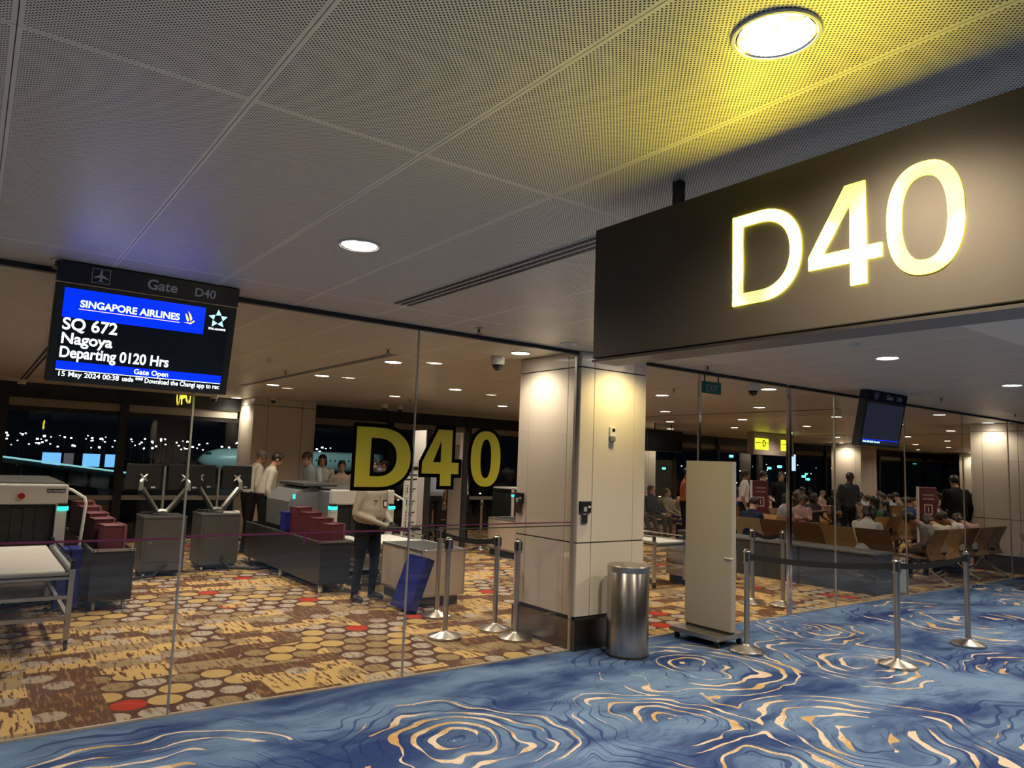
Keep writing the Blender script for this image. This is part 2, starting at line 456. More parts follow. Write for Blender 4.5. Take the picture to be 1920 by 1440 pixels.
# slot diffusers
def slot(x0, x1, y0, y1, n):
    s = MB().span((x0,y0,HC-0.004),(x1,y1,HC+0.002)).build('slot_diffuser','trim_white',ceil)
    w = (x1-x0)/n
    bl = MB().span((-w*0.29,y0+0.02,-0.002),(w*0.29,y1-0.02,0.004)).mesh('slot','black')
    for k in range(n): mobj('slot', bl, s, (x0+w*(k+0.5),0,HC-0.005))
slot(2.27,2.42,2.3,4.53,3); slot(3.40,3.50,6.75,12.0,2); slot(0.58,0.68,8.6,15.0,2)
slot(11.4,11.5,6.4,14.0,2); slot(19.2,19.3,6.4,14.0,2)

# ------------------------------------------------------------------ outer shell
mat('shell_wall', (0.36,0.31,0.26), 0.6, noise=0.05, nscale=2)
mat('shop_dark', (0.06,0.055,0.05), 0.5)
struct(MB().span((-5.1,-9,0),(-5,YW,HC)).build('wall_left','shell_wall'))
struct(MB().span((46,-9,0),(46.1,YW,HC)).build('wall_right','shell_wall'))
struct(MB().span((-5,-9.1,0),(46,-9,HC)).build('wall_back','shop_dark'))

# ------------------------------------------------------------------ glass partition
mat('rail_dark', (0.045,0.045,0.05), 0.4, 0.6)
def pane(k, xa, xb):
    w = struct(MB().span((xa+0.004,YG-0.006,0.004),(xb-0.004,YG+0.006,HC-0.03)).build('window_%d' % k,'glass'))
    rail = MB().span((xa,YG-0.025,HC-0.032),(xb,YG+0.025,HC+0.0)).build('top_rail','rail_dark',w)
    MB().span((xa,YG+0.0255,HC-0.03),(xb,YG+0.05,HC)).build('rail_lip','seam',w)
    MB().span((xa,YG-0.012,0.0045),(xb,YG+0.012,0.012)).build('floor_channel','edge_strip',w)
    return w
def joint(w, x, t=0.011, m='aluminium'):
    MB().span((x-t/2,YG-0.010,0.006),(x+t/2,YG+0.010,HC-0.03)).build('joint_bead',m,w)
P1 = pane(1,-0.55,1.18); P2 = pane(2,1.18,2.86); P3 = pane(3,2.86,4.60)
joint(P1,-0.55); joint(P2,1.18,0.012); joint(P3,2.86)
P4 = pane(4,5.48,6.37); joint(P4,6.375,0.035,'chrome')
P5 = pane(5,8.10,9.10); joint(P5,8.085,0.05,'chrome'); joint(P5,8.03,0.014,'chrome')
P6 = pane(6,9.10,11.0); joint(P6,9.10); P7 = pane(7,11.0,12.95); joint(P7,11.0); P8 = pane(8,12.95,14.8); joint(P8,12.95); P9 = pane(9,14.8,15.55); joint(P9,14.8)
# rail over the open doorway
struct(MB().span((6.39,YG-0.025,HC-0.032),(8.0,YG+0.025,HC)).build('trim_2','rail_dark'))
# plum safety line on the panes
def stripe(w, xa, xb, z, h, m): MB().span((xa,YG-0.0085,z-h/2),(xb,YG-0.0065,z+h/2)).build('stripe_or_shade',m,w)
stripe(P1,-0.54,1.17,1.117,0.014,'plum'); stripe(P2,1.19,2.845,1.128,0.014,'plum'); stripe(P2,1.996,2.012,1.085,0.08,'plum')
stripe(P3,2.88,4.55,1.158,0.010,'plum'); stripe(P3,2.88,4.55,1.127,0.010,'joint_dark')  # lower dark strip paints in the plum line's shadow and reflection

# vinyl gate number on the glass
def vinyl():
    h = 0.458; z0 = 1.462
    G = [('letter_d', scale_polys(glyph_D(1.03,0.27,0.18),h,2.364,z0)), ('digit_four', scale_polys(glyph_4(0.76,0.23,0.205,0.21),h,2.942,z0+0.016)), ('digit_zero', scale_polys(glyph_0(0.67,0.215,0.155),h,3.409,z0+0.02))]
    lab = {'letter_d':('yellow vinyl letter D with black outline stuck on the glass','vinyl letter'),
           'digit_four':('yellow vinyl digit four with black outline, middle of the glass lettering','vinyl letter'),
           'digit_zero':('yellow vinyl digit zero with black outline next to the pillar','vinyl letter')}
    for nm, P in G:
        ox = P[0][0][0]; t = thing('vinyl_'+nm, lab[nm][0], lab[nm][1], (ox, YG-0.0075, z0), 0, 'vinyl gate number on the glass')
        Q = [[(x-ox, y-z0) for x, y in p] for p in P]
        me = curve_mesh(Q, 0.0004, 0.030); me.materials.append(MATS['vinyl_black']); mobj('outline', me, t, (0,0,0), (PI/2,0,0))
        me = curve_mesh(Q, 0.0004, 0.0); me.materials.append(MATS['vinyl_yellow']); mobj('fill', me, t, (0,-0.0014,0), (PI/2,0,0))
vinyl()

# ------------------------------------------------------------------ clad pillars
def pillar(x0, x1, y0, y1, nm, skirt=0.27, bev=True, joints_x=(), joints_y=(), zs=(0.97,2.615)):
    core = struct(MB().span((x0+0.012,y0+0.012,0),(x1-0.012,y1-0.012,HC)).build(nm,'joint_dark'))
    zz = [skirt+0.03] + list(zs) + [HC]
    def faces(a, b, js, f):
        e = [a]+list(js)+[b]
        for (ua, ub) in zip(e[:-1], e[1:]):
            for (za, zb) in zip(zz[:-1], zz[1:]): f(ua, ub, za+0.006, zb-0.006)
    g = 0.004
    faces(x0, x1, joints_x, lambda a,b,c,d: MB().span((a+g,y0,c),(b-g,y0+0.014,d)).build('cladding_panel','cream_panel',core))
    faces(y0+0.0, y1, joints_y, lambda a,b,c,d: MB().span((x0,a+g,c),(x0+0.014,b-g,d)).build('cladding_panel','cream_panel',core))
    faces(y0+0.0, y1, (), lambda a,b,c,d: MB().span((x1-0.014,a+g,c),(x1,b-g,d)).build('cladding_panel','cream_panel',core))
    faces(x0, x1, (), lambda a,b,c,d: MB().span((a+g,y1-0.014,c),(b-g,y1,d)).build('cladding_panel','cream_panel',core))
    if skirt:
        for a, b in zip([x0]+list(joints_x[:1]), list(joints_x[:1])+[x1]):
            MB().span((a+0.002 if a > x0 else a-0.004,y0-0.004,0),(b-0.002 if b < x1 else b+0.004,y0+0.012,skirt)).build('skirting','dark_steel',core)
        MB().span((x0-0.004,y0+0.012,0),(x0+0.012,y1+0.004,skirt)).build('skirting','dark_steel',core)
        MB().span((x1-0.012,y0+0.012,0),(x1+0.004,y1+0.004,skirt)).build('skirting','dark_steel',core)
    return core
PIL = pillar(4.585,5.475,5.12,6.07,'wall_pillar',0.27,joints_x=(4.762,5.308),joints_y=(5.30,5.90))
MB().span((4.566,YG-0.016,0.004),(4.584,YG+0.016,HC-0.03)).build('glass_channel','aluminium',PIL)
pillar(15.62,16.5,5.12,6.1,'wall_pillar.001',0.27,joints_x=(15.8,16.3),joints_y=(5.3,5.9))
mat('shade_panel', (0.42,0.36,0.31), 0.45)
for i, (x0, x1, y0, y1) in enumerate(((4.37,5.62,14.3,YW),(14.2,15.4,14.0,YW),(24.15,25.2,12.8,13.85),(32.8,33.85,12.2,13.25))):
    pillar(x0,x1,y0,y1,'wall_pillar.%03d' % (i+2),0.0,joints_x=(x0+0.28,x1-0.28),joints_y=(y0+0.2,y1-0.2),zs=(1.0,2.62))

# ------------------------------------------------------------------ outer windows
mat('frame_black', (0.012,0.012,0.013), 0.45, 0.3)
mat('blind_band', (0.30,0.27,0.24), 0.6)
def outer_window(k, xa, xb):
    w = struct(MB().span((xa,YW+0.02,0.02),(xb,YW+0.03,2.30)).build('window_%d' % k,'window_glass'))
    MB().span((xa,YW-0.05,2.50),(xb,YW+0.06,HC)).build('header','frame_black',w)
    MB().span((xa+0.05,YW-0.02,2.36),(xb-0.05,YW+0.04,2.50)).build('blind_box','blind_band',w)
    MB().span((xa,YW,2.28),(xb,YW+0.05,2.36)).build('window_frame','frame_black',w)
    MB().span((xa-0.07,YW-0.09,0),(xa+0.07,YW+0.05,HC)).build('mullion','frame_black',w)
    MB().span((xa+0.07,YW-0.04,0.74),(xb-0.07,YW+0.04,0.82)).build('transom','blind_band',w)
    MB().span((xa,YW-0.02,0),(xb,YW+0.05,0.10)).build('window_sill','frame_black',w)
xs = [-3.4,-1.5,0.42,2.27,4.37]
k = 10
for a, b in zip(xs[:-1], xs[1:]): outer_window(k,a,b); k += 1
for seg in ([5.62,7.75,9.9,12.05,14.2],[15.4,17.5,19.6,21.7,23.9,26,28,30,32,34,36,38,40,42]):
    for a, b in zip(seg[:-1], seg[1:]): outer_window(k,a,b); k += 1
struct(MB().span((42,YW-0.05,0),(46,YW+0.1,HC)).build('wall_window_end','shell_wall'))
struct(MB().span((-5,YW-0.05,0),(-3.4,YW+0.1,HC)).build('wall_window_start','shell_wall'))
# ------------------------------------------------------------------ ceiling fixtures
def lens_mat():
    m, g, b = new_mat('lamp_glow')
    tc = g.n('ShaderNodeTexCoord').outputs['Object']
    v = g.n('ShaderNodeTexVoronoi'); g.put(v.inputs['Vector'], tc); v.inputs['Scale'].default_value = 34
    f = g.ramp(g.sep(v.outputs['Color'])[0], 0.10, 0.32)
    st = g.m('ADD', 0.35, g.m('MULTIPLY', f, 10.0))
    b.inputs['Base Color'].default_value = (0.8,0.8,0.8,1); b.inputs['Emission Color'].default_value = (1.0,0.92,0.78,1)
    g.put(b.inputs['Emission Strength'], st)
lens_mat()
_ring = MB().lathe([(0.096,0.0),(0.106,0.0),(0.109,-0.003),(0.106,-0.008),(0.098,-0.008),(0.095,-0.004)],n=32).mesh('trim_ring','trim_white',True)
_refl = MB().lathe([(0.096,-0.006),(0.090,-0.0035),(0.080,-0.0025)],n=32).mesh('reflector','chrome',True)
_lens = MB().lathe([(0.0005,-0.0045),(0.04,-0.0045),(0.0895,-0.004),(0.0895,-0.002),(0.0005,-0.002)],n=32).mesh('lamp_lens','lamp_glow',True)
_spot = {}
def downlight(x, y, label, group=None, w=1.0, warm=(1.0,0.85,0.64), size=150):
    t = thing('downlight', label, 'ceiling light', (x,y,HC), 0, group)
    mobj('trim_ring',_ring,t); mobj('reflector',_refl,t); mobj('lamp_lens',_lens,t)
    key = (w, warm, size)
    if key not in _spot:
        L = bpy.data.lights.new('downlight_lamp','SPOT'); L.energy = DL_W*w*PI; L.spot_size = math.radians(size); L.spot_blend = 0.75
        L.shadow_soft_size = 0.075; L.color = warm; _spot[key] = L
    o = bpy.data.objects.new('downlight_lamp', _spot[key]); COL.objects.link(o); o.parent = t; o.location = (0,0,-0.03)
    return t
g0 = 'downlights along the concourse'
ORD = ['first','second','third','fourth','fifth','sixth','seventh','eighth','ninth','tenth','eleventh','twelfth','thirteenth','fourteenth','fifteenth','sixteenth']
downlight(1.507,0.998,'large bright downlight in the ceiling right above the yellow gate number',g0)
downlight(1.507,3.40,'lone downlight in the concourse ceiling between the flight screen and the gate sign',g0)
for (x, y, s) in ((1.507,-1.4,'behind the viewer'),(-1.2,0.998,'left of the viewer'),(-1.2,3.4,'outside the left edge of the picture'),(-1.2,-1.4,'left behind the viewer'),
                  (4.1,0.998,'hidden behind the gate sign'),(4.1,-1.4,'off to the right behind the viewer'),(6.7,0.7,'far right out of view'),(9.35,0.7,'further right out of view'),(12.0,0.7,'rightmost out of view')):
    downlight(x,y,'round recessed concourse downlight '+s,g0)
downlight(4.1,3.3,'round recessed concourse downlight just behind the end of the gate sign',g0)
downlight(6.66,3.27,'oval-looking downlight just under the lower edge of the gate sign, left of two',g0)
downlight(9.39,3.22,'downlight at the right edge of the picture under the gate sign',g0)
downlight(12.0,3.22,'concourse downlight beyond the right edge of the picture',g0)
downlight(5.02,4.80,'downlight washing the front face of the cream pillar',g0,w=0.36,warm=(1.0,0.80,0.32),size=150)
downlight(4.28,5.68,'downlight beside the dome camera washing the left face of the cream pillar','pillar wash downlights',w=0.36,size=150)
downlight(4.18,14.85,'downlight washing the side of the far pillar near the officers','pillar wash downlights',w=0.45)
for i, (x, y) in enumerate(((23.85,13.3),(32.5,12.7))):
    downlight(x,y,'downlight washing the %s far pillar behind the seated crowd' % ('nearer','farther')[i],'pillar wash downlights',w=0.45)
downlight(15.4,5.7,'downlight washing the cream pillar at the right edge','pillar wash downlights',w=0.30)
ROWS = {7.35:'nearest',9.42:'second',11.4:'third',13.5:'farthest'}
for ix, x in enumerate((-2.4,-0.4,1.65,3.75,5.88,8.2,10.6,13.0,15.4,17.8,20.2,22.6,25.0,27.4,29.8,32.2)):
    for y, rn in ROWS.items():
        if y == 13.5 and (ix % 2 or x < 6): continue
        if x < 1 and y < 9: continue
        downlight(x,y,'%s downlight from the left in the %s row of lights behind the glass' % (ORD[ix], rn),'downlights in the gate room ceiling',w=0.62 if x < 9 else 0.30,warm=(1.0,0.86,0.68))
for i, x in enumerate((8.31,13.2,19,24)):
    downlight(x,5.62,('gate room downlight close behind the glass next to the dome camera','gate room downlight close behind the glass over the wooden seats','gate room downlight close behind the glass past the right pillar','gate room downlight farthest along the glass line')[i],'downlights in the gate room ceiling',w=0.25,warm=(1.0,0.86,0.68))

# sprinklers
_sp = [MB().lathe([(0.001,0),(0.036,0),(0.036,-0.006),(0.012,-0.010),(0.001,-0.010)],n=16).mesh('rose','aluminium',True),
       MB().lathe([(0.001,-0.008),(0.011,-0.010),(0.011,-0.034),(0.006,-0.038),(0.001,-0.038)],n=10).mesh('body','dark_steel',True),
       MB().lathe([(0.001,-0.048),(0.026,-0.050),(0.026,-0.053),(0.001,-0.053)],n=14).mesh('deflector','dark_steel',True),
       MB().tube([(-0.012,0,-0.03),(-0.016,0,-0.042),(-0.006,0,-0.05)],0.002,6).mesh('frame_arm','dark_steel'),
       MB().tube([(0.012,0,-0.03),(0.016,0,-0.042),(0.006,0,-0.05)],0.002,6).mesh('frame_arm','dark_steel')]
def sprinkler(x, y, label):
    t = thing('sprinkler_head', label, 'sprinkler', (x,y,HC), 0, 'ceiling sprinkler heads')
    for m_ in _sp: mobj(m_.name.split('.')[0], m_, t)
for x, y, s in ((0.317,4.93,'above the left corner of the flight screen'),(3.24,4.87,'left of the cream pillar outside the glass'),(3.27,6.53,'above the end of the long air slot'),
                (3.21,9.3,'second along the long air slot inside the gate'),(6.1,4.85,'over the doorway beside the exit plate'),(7.6,6.6,'inside the doorway left of the exit plate'),
                (10.4,4.4,'above the hanging screen on the right'),(13.5,4.6,'farthest right over the concourse'),(6.4,11.8,'deep in the gate room above the yellow glass letters')):
    sprinkler(x,y,'small metal ceiling sprinkler '+s)
# dome cameras
def dome(x, y, label, s=1.0):
    t = thing('dome_camera', label, 'camera', (x,y,HC), 0, 'ceiling dome cameras')
    MB().lathe([(0.001,0),(0.072*s,0),(0.074*s,-0.01),(0.072*s,-0.075*s),(0.062*s,-0.088*s),(0.001,-0.088*s)],n=24).build('housing','trim_white',t,True)
    MB().lathe([(0.052*s,-0.085*s),(0.052*s,-0.10*s),(0.045*s,-0.125*s),(0.028*s,-0.143*s),(0.001,-0.150*s)],n=20).build('dome','black_gloss',t,True)
    MB().lathe([(0.050*s,-0.088*s),(0.058*s,-0.088*s),(0.058*s,-0.096*s),(0.050*s,-0.096*s)],n=20).build('bezel','black',t,True)
    MB().box((0,-0.036*s,-0.118*s),(0.02*s,0.012,0.02*s)).build('lens','aluminium',t)
dome(4.27,6.05,'white dome camera hanging left of the cream pillar'); dome(7.72,5.44,'white dome camera hanging in the doorway right of the exit plate')
dome(0.62,14.6,'dome camera at the far window under the flight screen',0.9); dome(4.55,13.75,'dome camera on the ceiling in front of the far cream pillar',0.9); dome(3.7,14.6,'dome camera below the right corner of the flight screen by the far window',0.9)
dome(6.7,13.4,'left one of a pair of dome cameras above the yellow letter D',0.9); dome(7.05,13.4,'right one of a pair of dome cameras above the yellow letter D',0.9)
# flat discs: speakers, detectors
def disc(x, y, r, h, label, cat, nm):
    t = thing(nm, label, cat, (x,y,HC))
    MB().lathe([(0.001,0),(r,0),(r,-h*0.5),(r*0.9,-h),(0.001,-h)],n=24).build('base','trim_white',t,True)
    MB().lathe([(0.001,-h),(r*0.6,-h),(r*0.55,-h-0.006),(0.001,-h-0.006)],n=20).build('grille','seam',t,True)
disc(4.22,4.90,0.075,0.012,'flat round ceiling speaker in front of the cream pillar','speaker','ceiling_speaker')
disc(2.70,8.3,0.06,0.04,'white smoke detector on the gate room ceiling above the first scanner lane','smoke detector','smoke_detector')
disc(5.75,3.1,0.05,0.03,'white smoke detector under the gate sign left of the downlight','smoke detector','smoke_detector')
disc(1.7,12.9,0.055,0.035,'white smoke detector under the flight screen by the window','smoke detector','smoke_detector')

# ------------------------------------------------------------------ big gate sign across the concourse
def gate_sign():
    X0, TH, Y0, Y1, Z0, Z1 = 1.988, 0.14, 0.08, 2.154, 2.105, 2.65
    t = thing('gate_sign','dark bronze hanging box sign with glowing yellow gate number','sign',(X0+TH/2,(Y0+Y1)/2,Z0))
    L = (Y1-Y0)
    MB().box((0,0,(Z1-Z0)/2+0.006),(TH,L,Z1-Z0-0.012),bev=0.004).build('housing','sign_bronze',t)
    MB().box((0,0,0.002),(TH+0.004,L+0.004,0.010)).build('bottom_trim','dark_steel',t)
    for yy in (-0.62,0.66):
        MB().box((0,yy,Z1-Z0+0.056),(0.03,0.035,0.116)).build('bracket','black',t)
    h = 0.30; zc = 2.228-Z0; yc = (Y0+Y1)/2
    # measured along the face: letters run from large Y (left) to small Y (right)
    G = [('letter_d', scale_polys(glyph_D(0.83,0.125,0.125),h), 1.478), ('digit_four', scale_polys(glyph_4(0.735,0.155,0.135,0.225),h), 1.205), ('digit_zero', scale_polys(glyph_0(0.66,0.135,0.13),h), 0.970)]
    for side in (0,):
        for nm, P, ystart in G:
            me = curve_mesh(P, 0.003, 0.0); me.materials.append(MATS['sign_letter'])
            if side == 0:   # face towards -X: reading direction runs along -Y
                M = Matrix(((0,0,-1,-TH/2-0.001),(-1,0,0,ystart-yc),(0,1,0,zc),(0,0,0,1)))
            else:
                M = Matrix(((0,0,1,TH/2+0.001),(1,0,0,-(ystart-yc)),(0,1,0,zc),(0,0,0,1)))
            o = mobj(nm, me, t); o.matrix_local = M
gate_sign()

# ------------------------------------------------------------------ hanging flight screens
mat('screen_black', (0.006,0.007,0.010), 0.18, emit=(0.25,0.35,0.6), es=0.004)
mat('screen_blue', (0.0,0.0,0.1), 0.2, emit=(0.0,0.018,0.95), es=1.0)
mat('screen_text', (0.2,0.2,0.2), 0.2, emit=(0.86,0.98,1.0), es=1.25)
mat('screen_gold', (0.2,0.1,0.0), 0.2, emit=(0.95,0.55,0.10), es=1.0)
mat('screen_star', (0.1,0.15,0.2), 0.2, emit=(0.35,0.72,1.0), es=1.0)
mat('screen_rose', (0.2,0.1,0.1), 0.2, emit=(0.95,0.55,0.55), es=0.9)
mat('header_navy', (0.008,0.008,0.035), 0.35)
mat('header_text', (0.55,0.53,0.56), 0.5)
mat('bezel_grey', (0.030,0.030,0.030), 0.45)
mat('screen_off', (0.020,0.022,0.030), 0.25, emit=(0.3,0.36,0.6), es=0.022)
def flight_screen(x0, y0, on, label):
    """x0: left end, y0: top front edge; the case leans so that the face looks down"""
    W, H, D = 1.02, 0.705, 0.10
    t = thing('flight_screen', label, 'screen', (x0, y0, 2.755))
    t.rotation_euler = (math.atan2(0.13,0.69),0,0)
    MB().span((0,0,-H),(W,D,-0.124),bev=0.006).build('case','bezel_grey',t)
    hd = MB().span((0,-0.004,-0.118),(W,D,0.0)).build('header','header_navy',t)
    for xx in (0.2,0.82): MB().span((xx-0.02,0.04,-0.02),(xx+0.02,0.08,0.075)).build('hanger','black',t)
    FY = -0.0055
    def tx(s, x, z, size, m, par, w=None, b=0.0, al='LEFT', fy=FY):
        return text('lettering', s, m, par, (x,fy,z), size, bold=b, align=al, width=w)
    # square with the aeroplane
    sq = MB()
    for a, b in (((0.172,-0.100),(0.268,-0.097)),((0.172,-0.016),(0.268,-0.013)),((0.172,-0.100),(0.175,-0.013)),((0.265,-0.100),(0.268,-0.013))):
        sq.span((a[0],FY-0.001,a[1]),(b[0],FY+0.001,b[1]))
    sq.build('icon_frame','header_text',hd)
    pl = [(0.0,0.036),(0.005,0.030),(0.006,0.008),(0.036,-0.010),(0.036,-0.017),(0.006,-0.008),(0.005,-0.024),(0.014,-0.032),(0.014,-0.036),(0.0,-0.031)]
    pl = pl + [(-x, z) for x, z in reversed(pl[1:-1])]
    me = curve_mesh([pl],0.0006); me.materials.append(MATS['header_text']); mobj('icon_plane',me,hd,(0.220,FY,-0.056),(PI/2,0,0))
    tx('Gate',0.470,-0.085,0.085,'header_text',hd,0.17,0.0016); tx('D40',0.745,-0.085,0.075,'header_text',hd,0.125,0.0014)
    S = MB().span((0.045,-0.003,-H+0.032),(W-0.045,0.002,-0.150)).build('screen','screen_black' if on else 'screen_off',t)
    if not on:
        tx('15 May 2024 00:38  Download',0.06,-0.655,0.032,'screen_star',S,0.42,0.0008)
        MB().span((0.05,FY,-0.622),(W-0.05,FY+0.002,-0.615)).build('line','screen_blue',S)
        return t
    MB().span((0.045,FY+0.0015,-0.322),(0.826,FY+0.003,-0.150)).build('banner','screen_blue',S)
    tx('SINGAPORE AIRLINES',0.130,-0.252,0.058,'screen_text',S,0.545,0.0013)
    MB().span((0.125,FY,-0.268),(0.680,FY+0.001,-0.264)).build('underline','screen_rose',S)
    for a in ([(0.0,0.075),(0.018,0.056),(0.030,0.030),(0.020,0.012),(0.012,0.040)],[(-0.016,0.060),(-0.004,0.050),(0.012,0.018),(0.004,0.004),(-0.006,0.026)],[(-0.020,0.0),(0.022,0.004),(0.042,0.022),(0.046,0.014),(0.024,-0.006)]):
        me = curve_mesh([a],0.0006); me.materials.append(MATS['screen_gold']); mobj('bird_mark',me,S,(0.722,FY,-0.262),(PI/2,0,0))
    for k_ in range(5):
        a = PI/2 - 2*PI*k_/5; c = (0.907+0.036*math.cos(a), -0.212+0.036*math.sin(a))
        tri = [(c[0]+r_*math.cos(a+o_), c[1]+r_*math.sin(a+o_)) for r_, o_ in ((0.026,0.15),(0.021,2.3),(0.021,-2.0))]
        me = curve_mesh([tri],0.0006); me.materials.append(MATS['screen_star']); mobj('star_mark',me,S,(0,FY,0),(PI/2,0,0))
    tx('STAR ALLIANCE',0.855,-0.284,0.018,'screen_text',S,0.106,0.0002)
    tx('SQ 672',0.052,-0.392,0.098,'screen_text',S,0.285,0.0018)
    tx('Nagoya',0.052,-0.474,0.090,'screen_text',S,0.265,0.0018)
    tx('Departing 0120 Hrs',0.052,-0.556,0.090,'screen_text',S,0.590,0.0018)
    MB().span((0.045,FY+0.0015,-0.630),(W-0.048,FY+0.003,-0.580)).build('status_band','screen_blue',S)
    tx('Gate Open',0.455,-0.618,0.044,'screen_text',S,0.195,0.0005)
    MB().span((0.045,FY,-0.634),(W-0.048,FY+0.001,-0.6305)).build('line','screen_text',S)
    tx('15 May 2024',0.055,-0.668,0.042,'screen_text',S,0.215,0.0004); tx('00:38',0.290,-0.668,0.042,'screen_text',S,0.088,0.0004)
    tx('uade *** Download the Changi app to rec',0.395,-0.668,0.042,'screen_text',S,0.572,0.0004)
    return t
flight_screen(0.322,4.881,True,'lit hanging flight screen showing departure details on blue and black')
flight_screen(8.958,4.641,False,'dark hanging flight screen on the right with almost blank display')
# ------------------------------------------------------------------ exit plate
t = thing('exit_sign','green EXIT plate hanging beside the doorway','sign',(6.575,5.30,2.50))
MB().span((0,-0.008,0.05),(0.325,0.008,0.185)).build('plate','exit_green',t)
text('lettering','EXIT','exit_text',t,(0.048,-0.0095,0.068),0.118,width=0.215)
for xx in (0.04,0.285): MB().span((xx-0.006,-0.004,0.183),(xx+0.006,0.004,0.265)).build('hanger','black',t)
# ------------------------------------------------------------------ wall devices on the pillar
mat('reader_black',(0.014,0.014,0.015),0.35)
t = thing('thermostat','small cream wall sensor with dark display on the pillar front','sensor',(5.0,5.12,2.0))
MB().span((-0.036,-0.022,-0.028),(0.036,0,0.068),bev=0.004).build('body','trim_white',t)
MB().span((-0.012,-0.0235,0.020),(0.026,-0.0215,0.050)).build('display','black_gloss',t)
MB().span((-0.034,-0.030,-0.074),(0.030,0,-0.031),bev=0.004).build('lower_box','machine_grey',t)
def reader(loc, rz, label):
    t = thing('card_reader', label, 'card reader', loc, rz)
    MB().span((-0.068,-0.030,-0.055),(0.068,0,0.055),bev=0.006).build('case','reader_black',t)
    MB().span((-0.030,-0.0325,-0.040),(0.012,-0.0295,0.004)).build('keypad','machine_grey',t)
    for i in range(3):
        for j in range(3): MB().span((-0.028+i*0.013,-0.0345,-0.038+j*0.014),(-0.018+i*0.013,-0.0320,-0.028+j*0.014)).build('key','seam',t)
    MB().span((0.026,-0.0320,-0.008),(0.056,-0.0295,0.012)).build('label_mark','seam',t)
    MB().span((-0.040,-0.024,-0.150),(0.028,0,-0.062),bev=0.003).build('lower_plate','dark_steel',t)
reader((4.665,5.12,1.30),0,'black keypad card reader on the front edge of the cream pillar')
reader((4.585,6.0,1.33),-PI/2,'black card reader on the left face of the cream pillar')
# ------------------------------------------------------------------ litter bin
def bin_mat():
    m, g, b = new_mat('bin_steel')
    tc = g.n('ShaderNodeTexCoord').outputs['Object']
    nz = g.noise(g.vm('MULTIPLY', tc, (14,14,0.4)), 1.0, 3).outputs['Fac']
    g.put(b.inputs['Base Color'], g.mix(nz,(0.34,0.31,0.28),(0.56,0.53,0.49)))
    b.inputs['Metallic'].default_value = 1.0; g.put(b.inputs['Roughness'], g.m('ADD',0.20,g.m('MULTIPLY',nz,0.14)))
bin_mat()
t = thing('litter_bin','tall round brushed steel litter bin beside the cream pillar','bin',(4.95,4.81,0))
R = 0.190
MB().lathe([(R,0.022),(R,0.74),(R-0.004,0.745)],n=48).build('body','bin_steel',t,True)
MB().lathe([(R-0.006,0.0),(R+0.003,0.0),(R+0.003,0.022),(R-0.006,0.022)],n=48).build('base_ring','rubber',t,True)
MB().lathe([(R+0.002,0.742),(R+0.002,0.792),(R-0.004,0.799),(R-0.012,0.796),(0.085,0.750),(0.083,0.70)],n=48).build('lid','brushed_steel',t,True)
MB().lathe([(0.001,0.70),(0.084,0.70)],n=32).build('opening','black',t)
# ------------------------------------------------------------------ display board on wheels
mat('board_face',(0.36,0.335,0.285),0.42,noise=0.03,nscale=3)
t = thing('display_board','blank pale grey upright display board on a steel wheeled base','display board',(6.085,4.79,0))
MB().span((-0.036,-0.285,0.135),(0.036,0.285,1.775),bev=0.004).build('board','board_face',t)
MB().span((-0.245,-0.285,0.070),(0.20,0.31,0.118),bev=0.005).build('base_plate','brushed_steel',t)
MB().span((-0.032,-0.27,0.116),(0.032,0.27,0.137)).build('foot_strip','black',t)
MB().tube([(-0.037,-0.20,0.83),(-0.050,-0.22,0.835),(-0.048,-0.28,0.835),(-0.02,-0.290,0.835)],0.008,8).build('cable_tie','seam',t)
for a in (-0.19,0.15):
    for b_ in (-0.24,0.25):
        c = MB().tube([(a-0.012,b_,0.028),(a+0.012,b_,0.028)],0.028,14).build('caster','rubber',t)
        MB().span((a-0.018,b_-0.015,0.030),(a+0.018,b_+0.020,0.071)).build('fork','black',c)
# ------------------------------------------------------------------ stanchions and belts
def stanchion(x, y, label, slots=((1,0),(-1,0)), first=[None]):
    t = thing('stanchion', label, 'stanchion', (x,y,0), 0, 'steel belt stanchions')
    if first[0] is None:
        n = 40
        first[0] = [('base', MB().lathe([(0.158,0.0),(0.163,0.006),(0.163,0.022),(0.158,0.027),(0.040,0.062),(0.028,0.075)],n=n).mesh('base','brushed_steel',True)),
                    ('pole', MB().lathe([(0.026,0.060),(0.026,0.83)],n=20).mesh('pole','brushed_steel',True)),
                    ('head', MB().lathe([(0.026,0.812),(0.036,0.815),(0.036,0.928),(0.030,0.934),(0.001,0.934)],n=20).mesh('head','brushed_steel',True)),
                    ('cap', MB().lathe([(0.001,0.950),(0.020,0.949),(0.026,0.944),(0.026,0.933)],n=20).mesh('cap','chrome',True)),
                    ('belt_slot', MB().span((0.030,-0.013,0.838),(0.0385,0.013,0.918)).mesh('belt_slot','black'))]
    for nm, me in first[0][:4]: mobj(nm, me, t)
    for k_ in range(4): mobj('belt_slot', first[0][4][1], t, (0,0,0), (0,0,k_*PI/2+0.6))
    return t
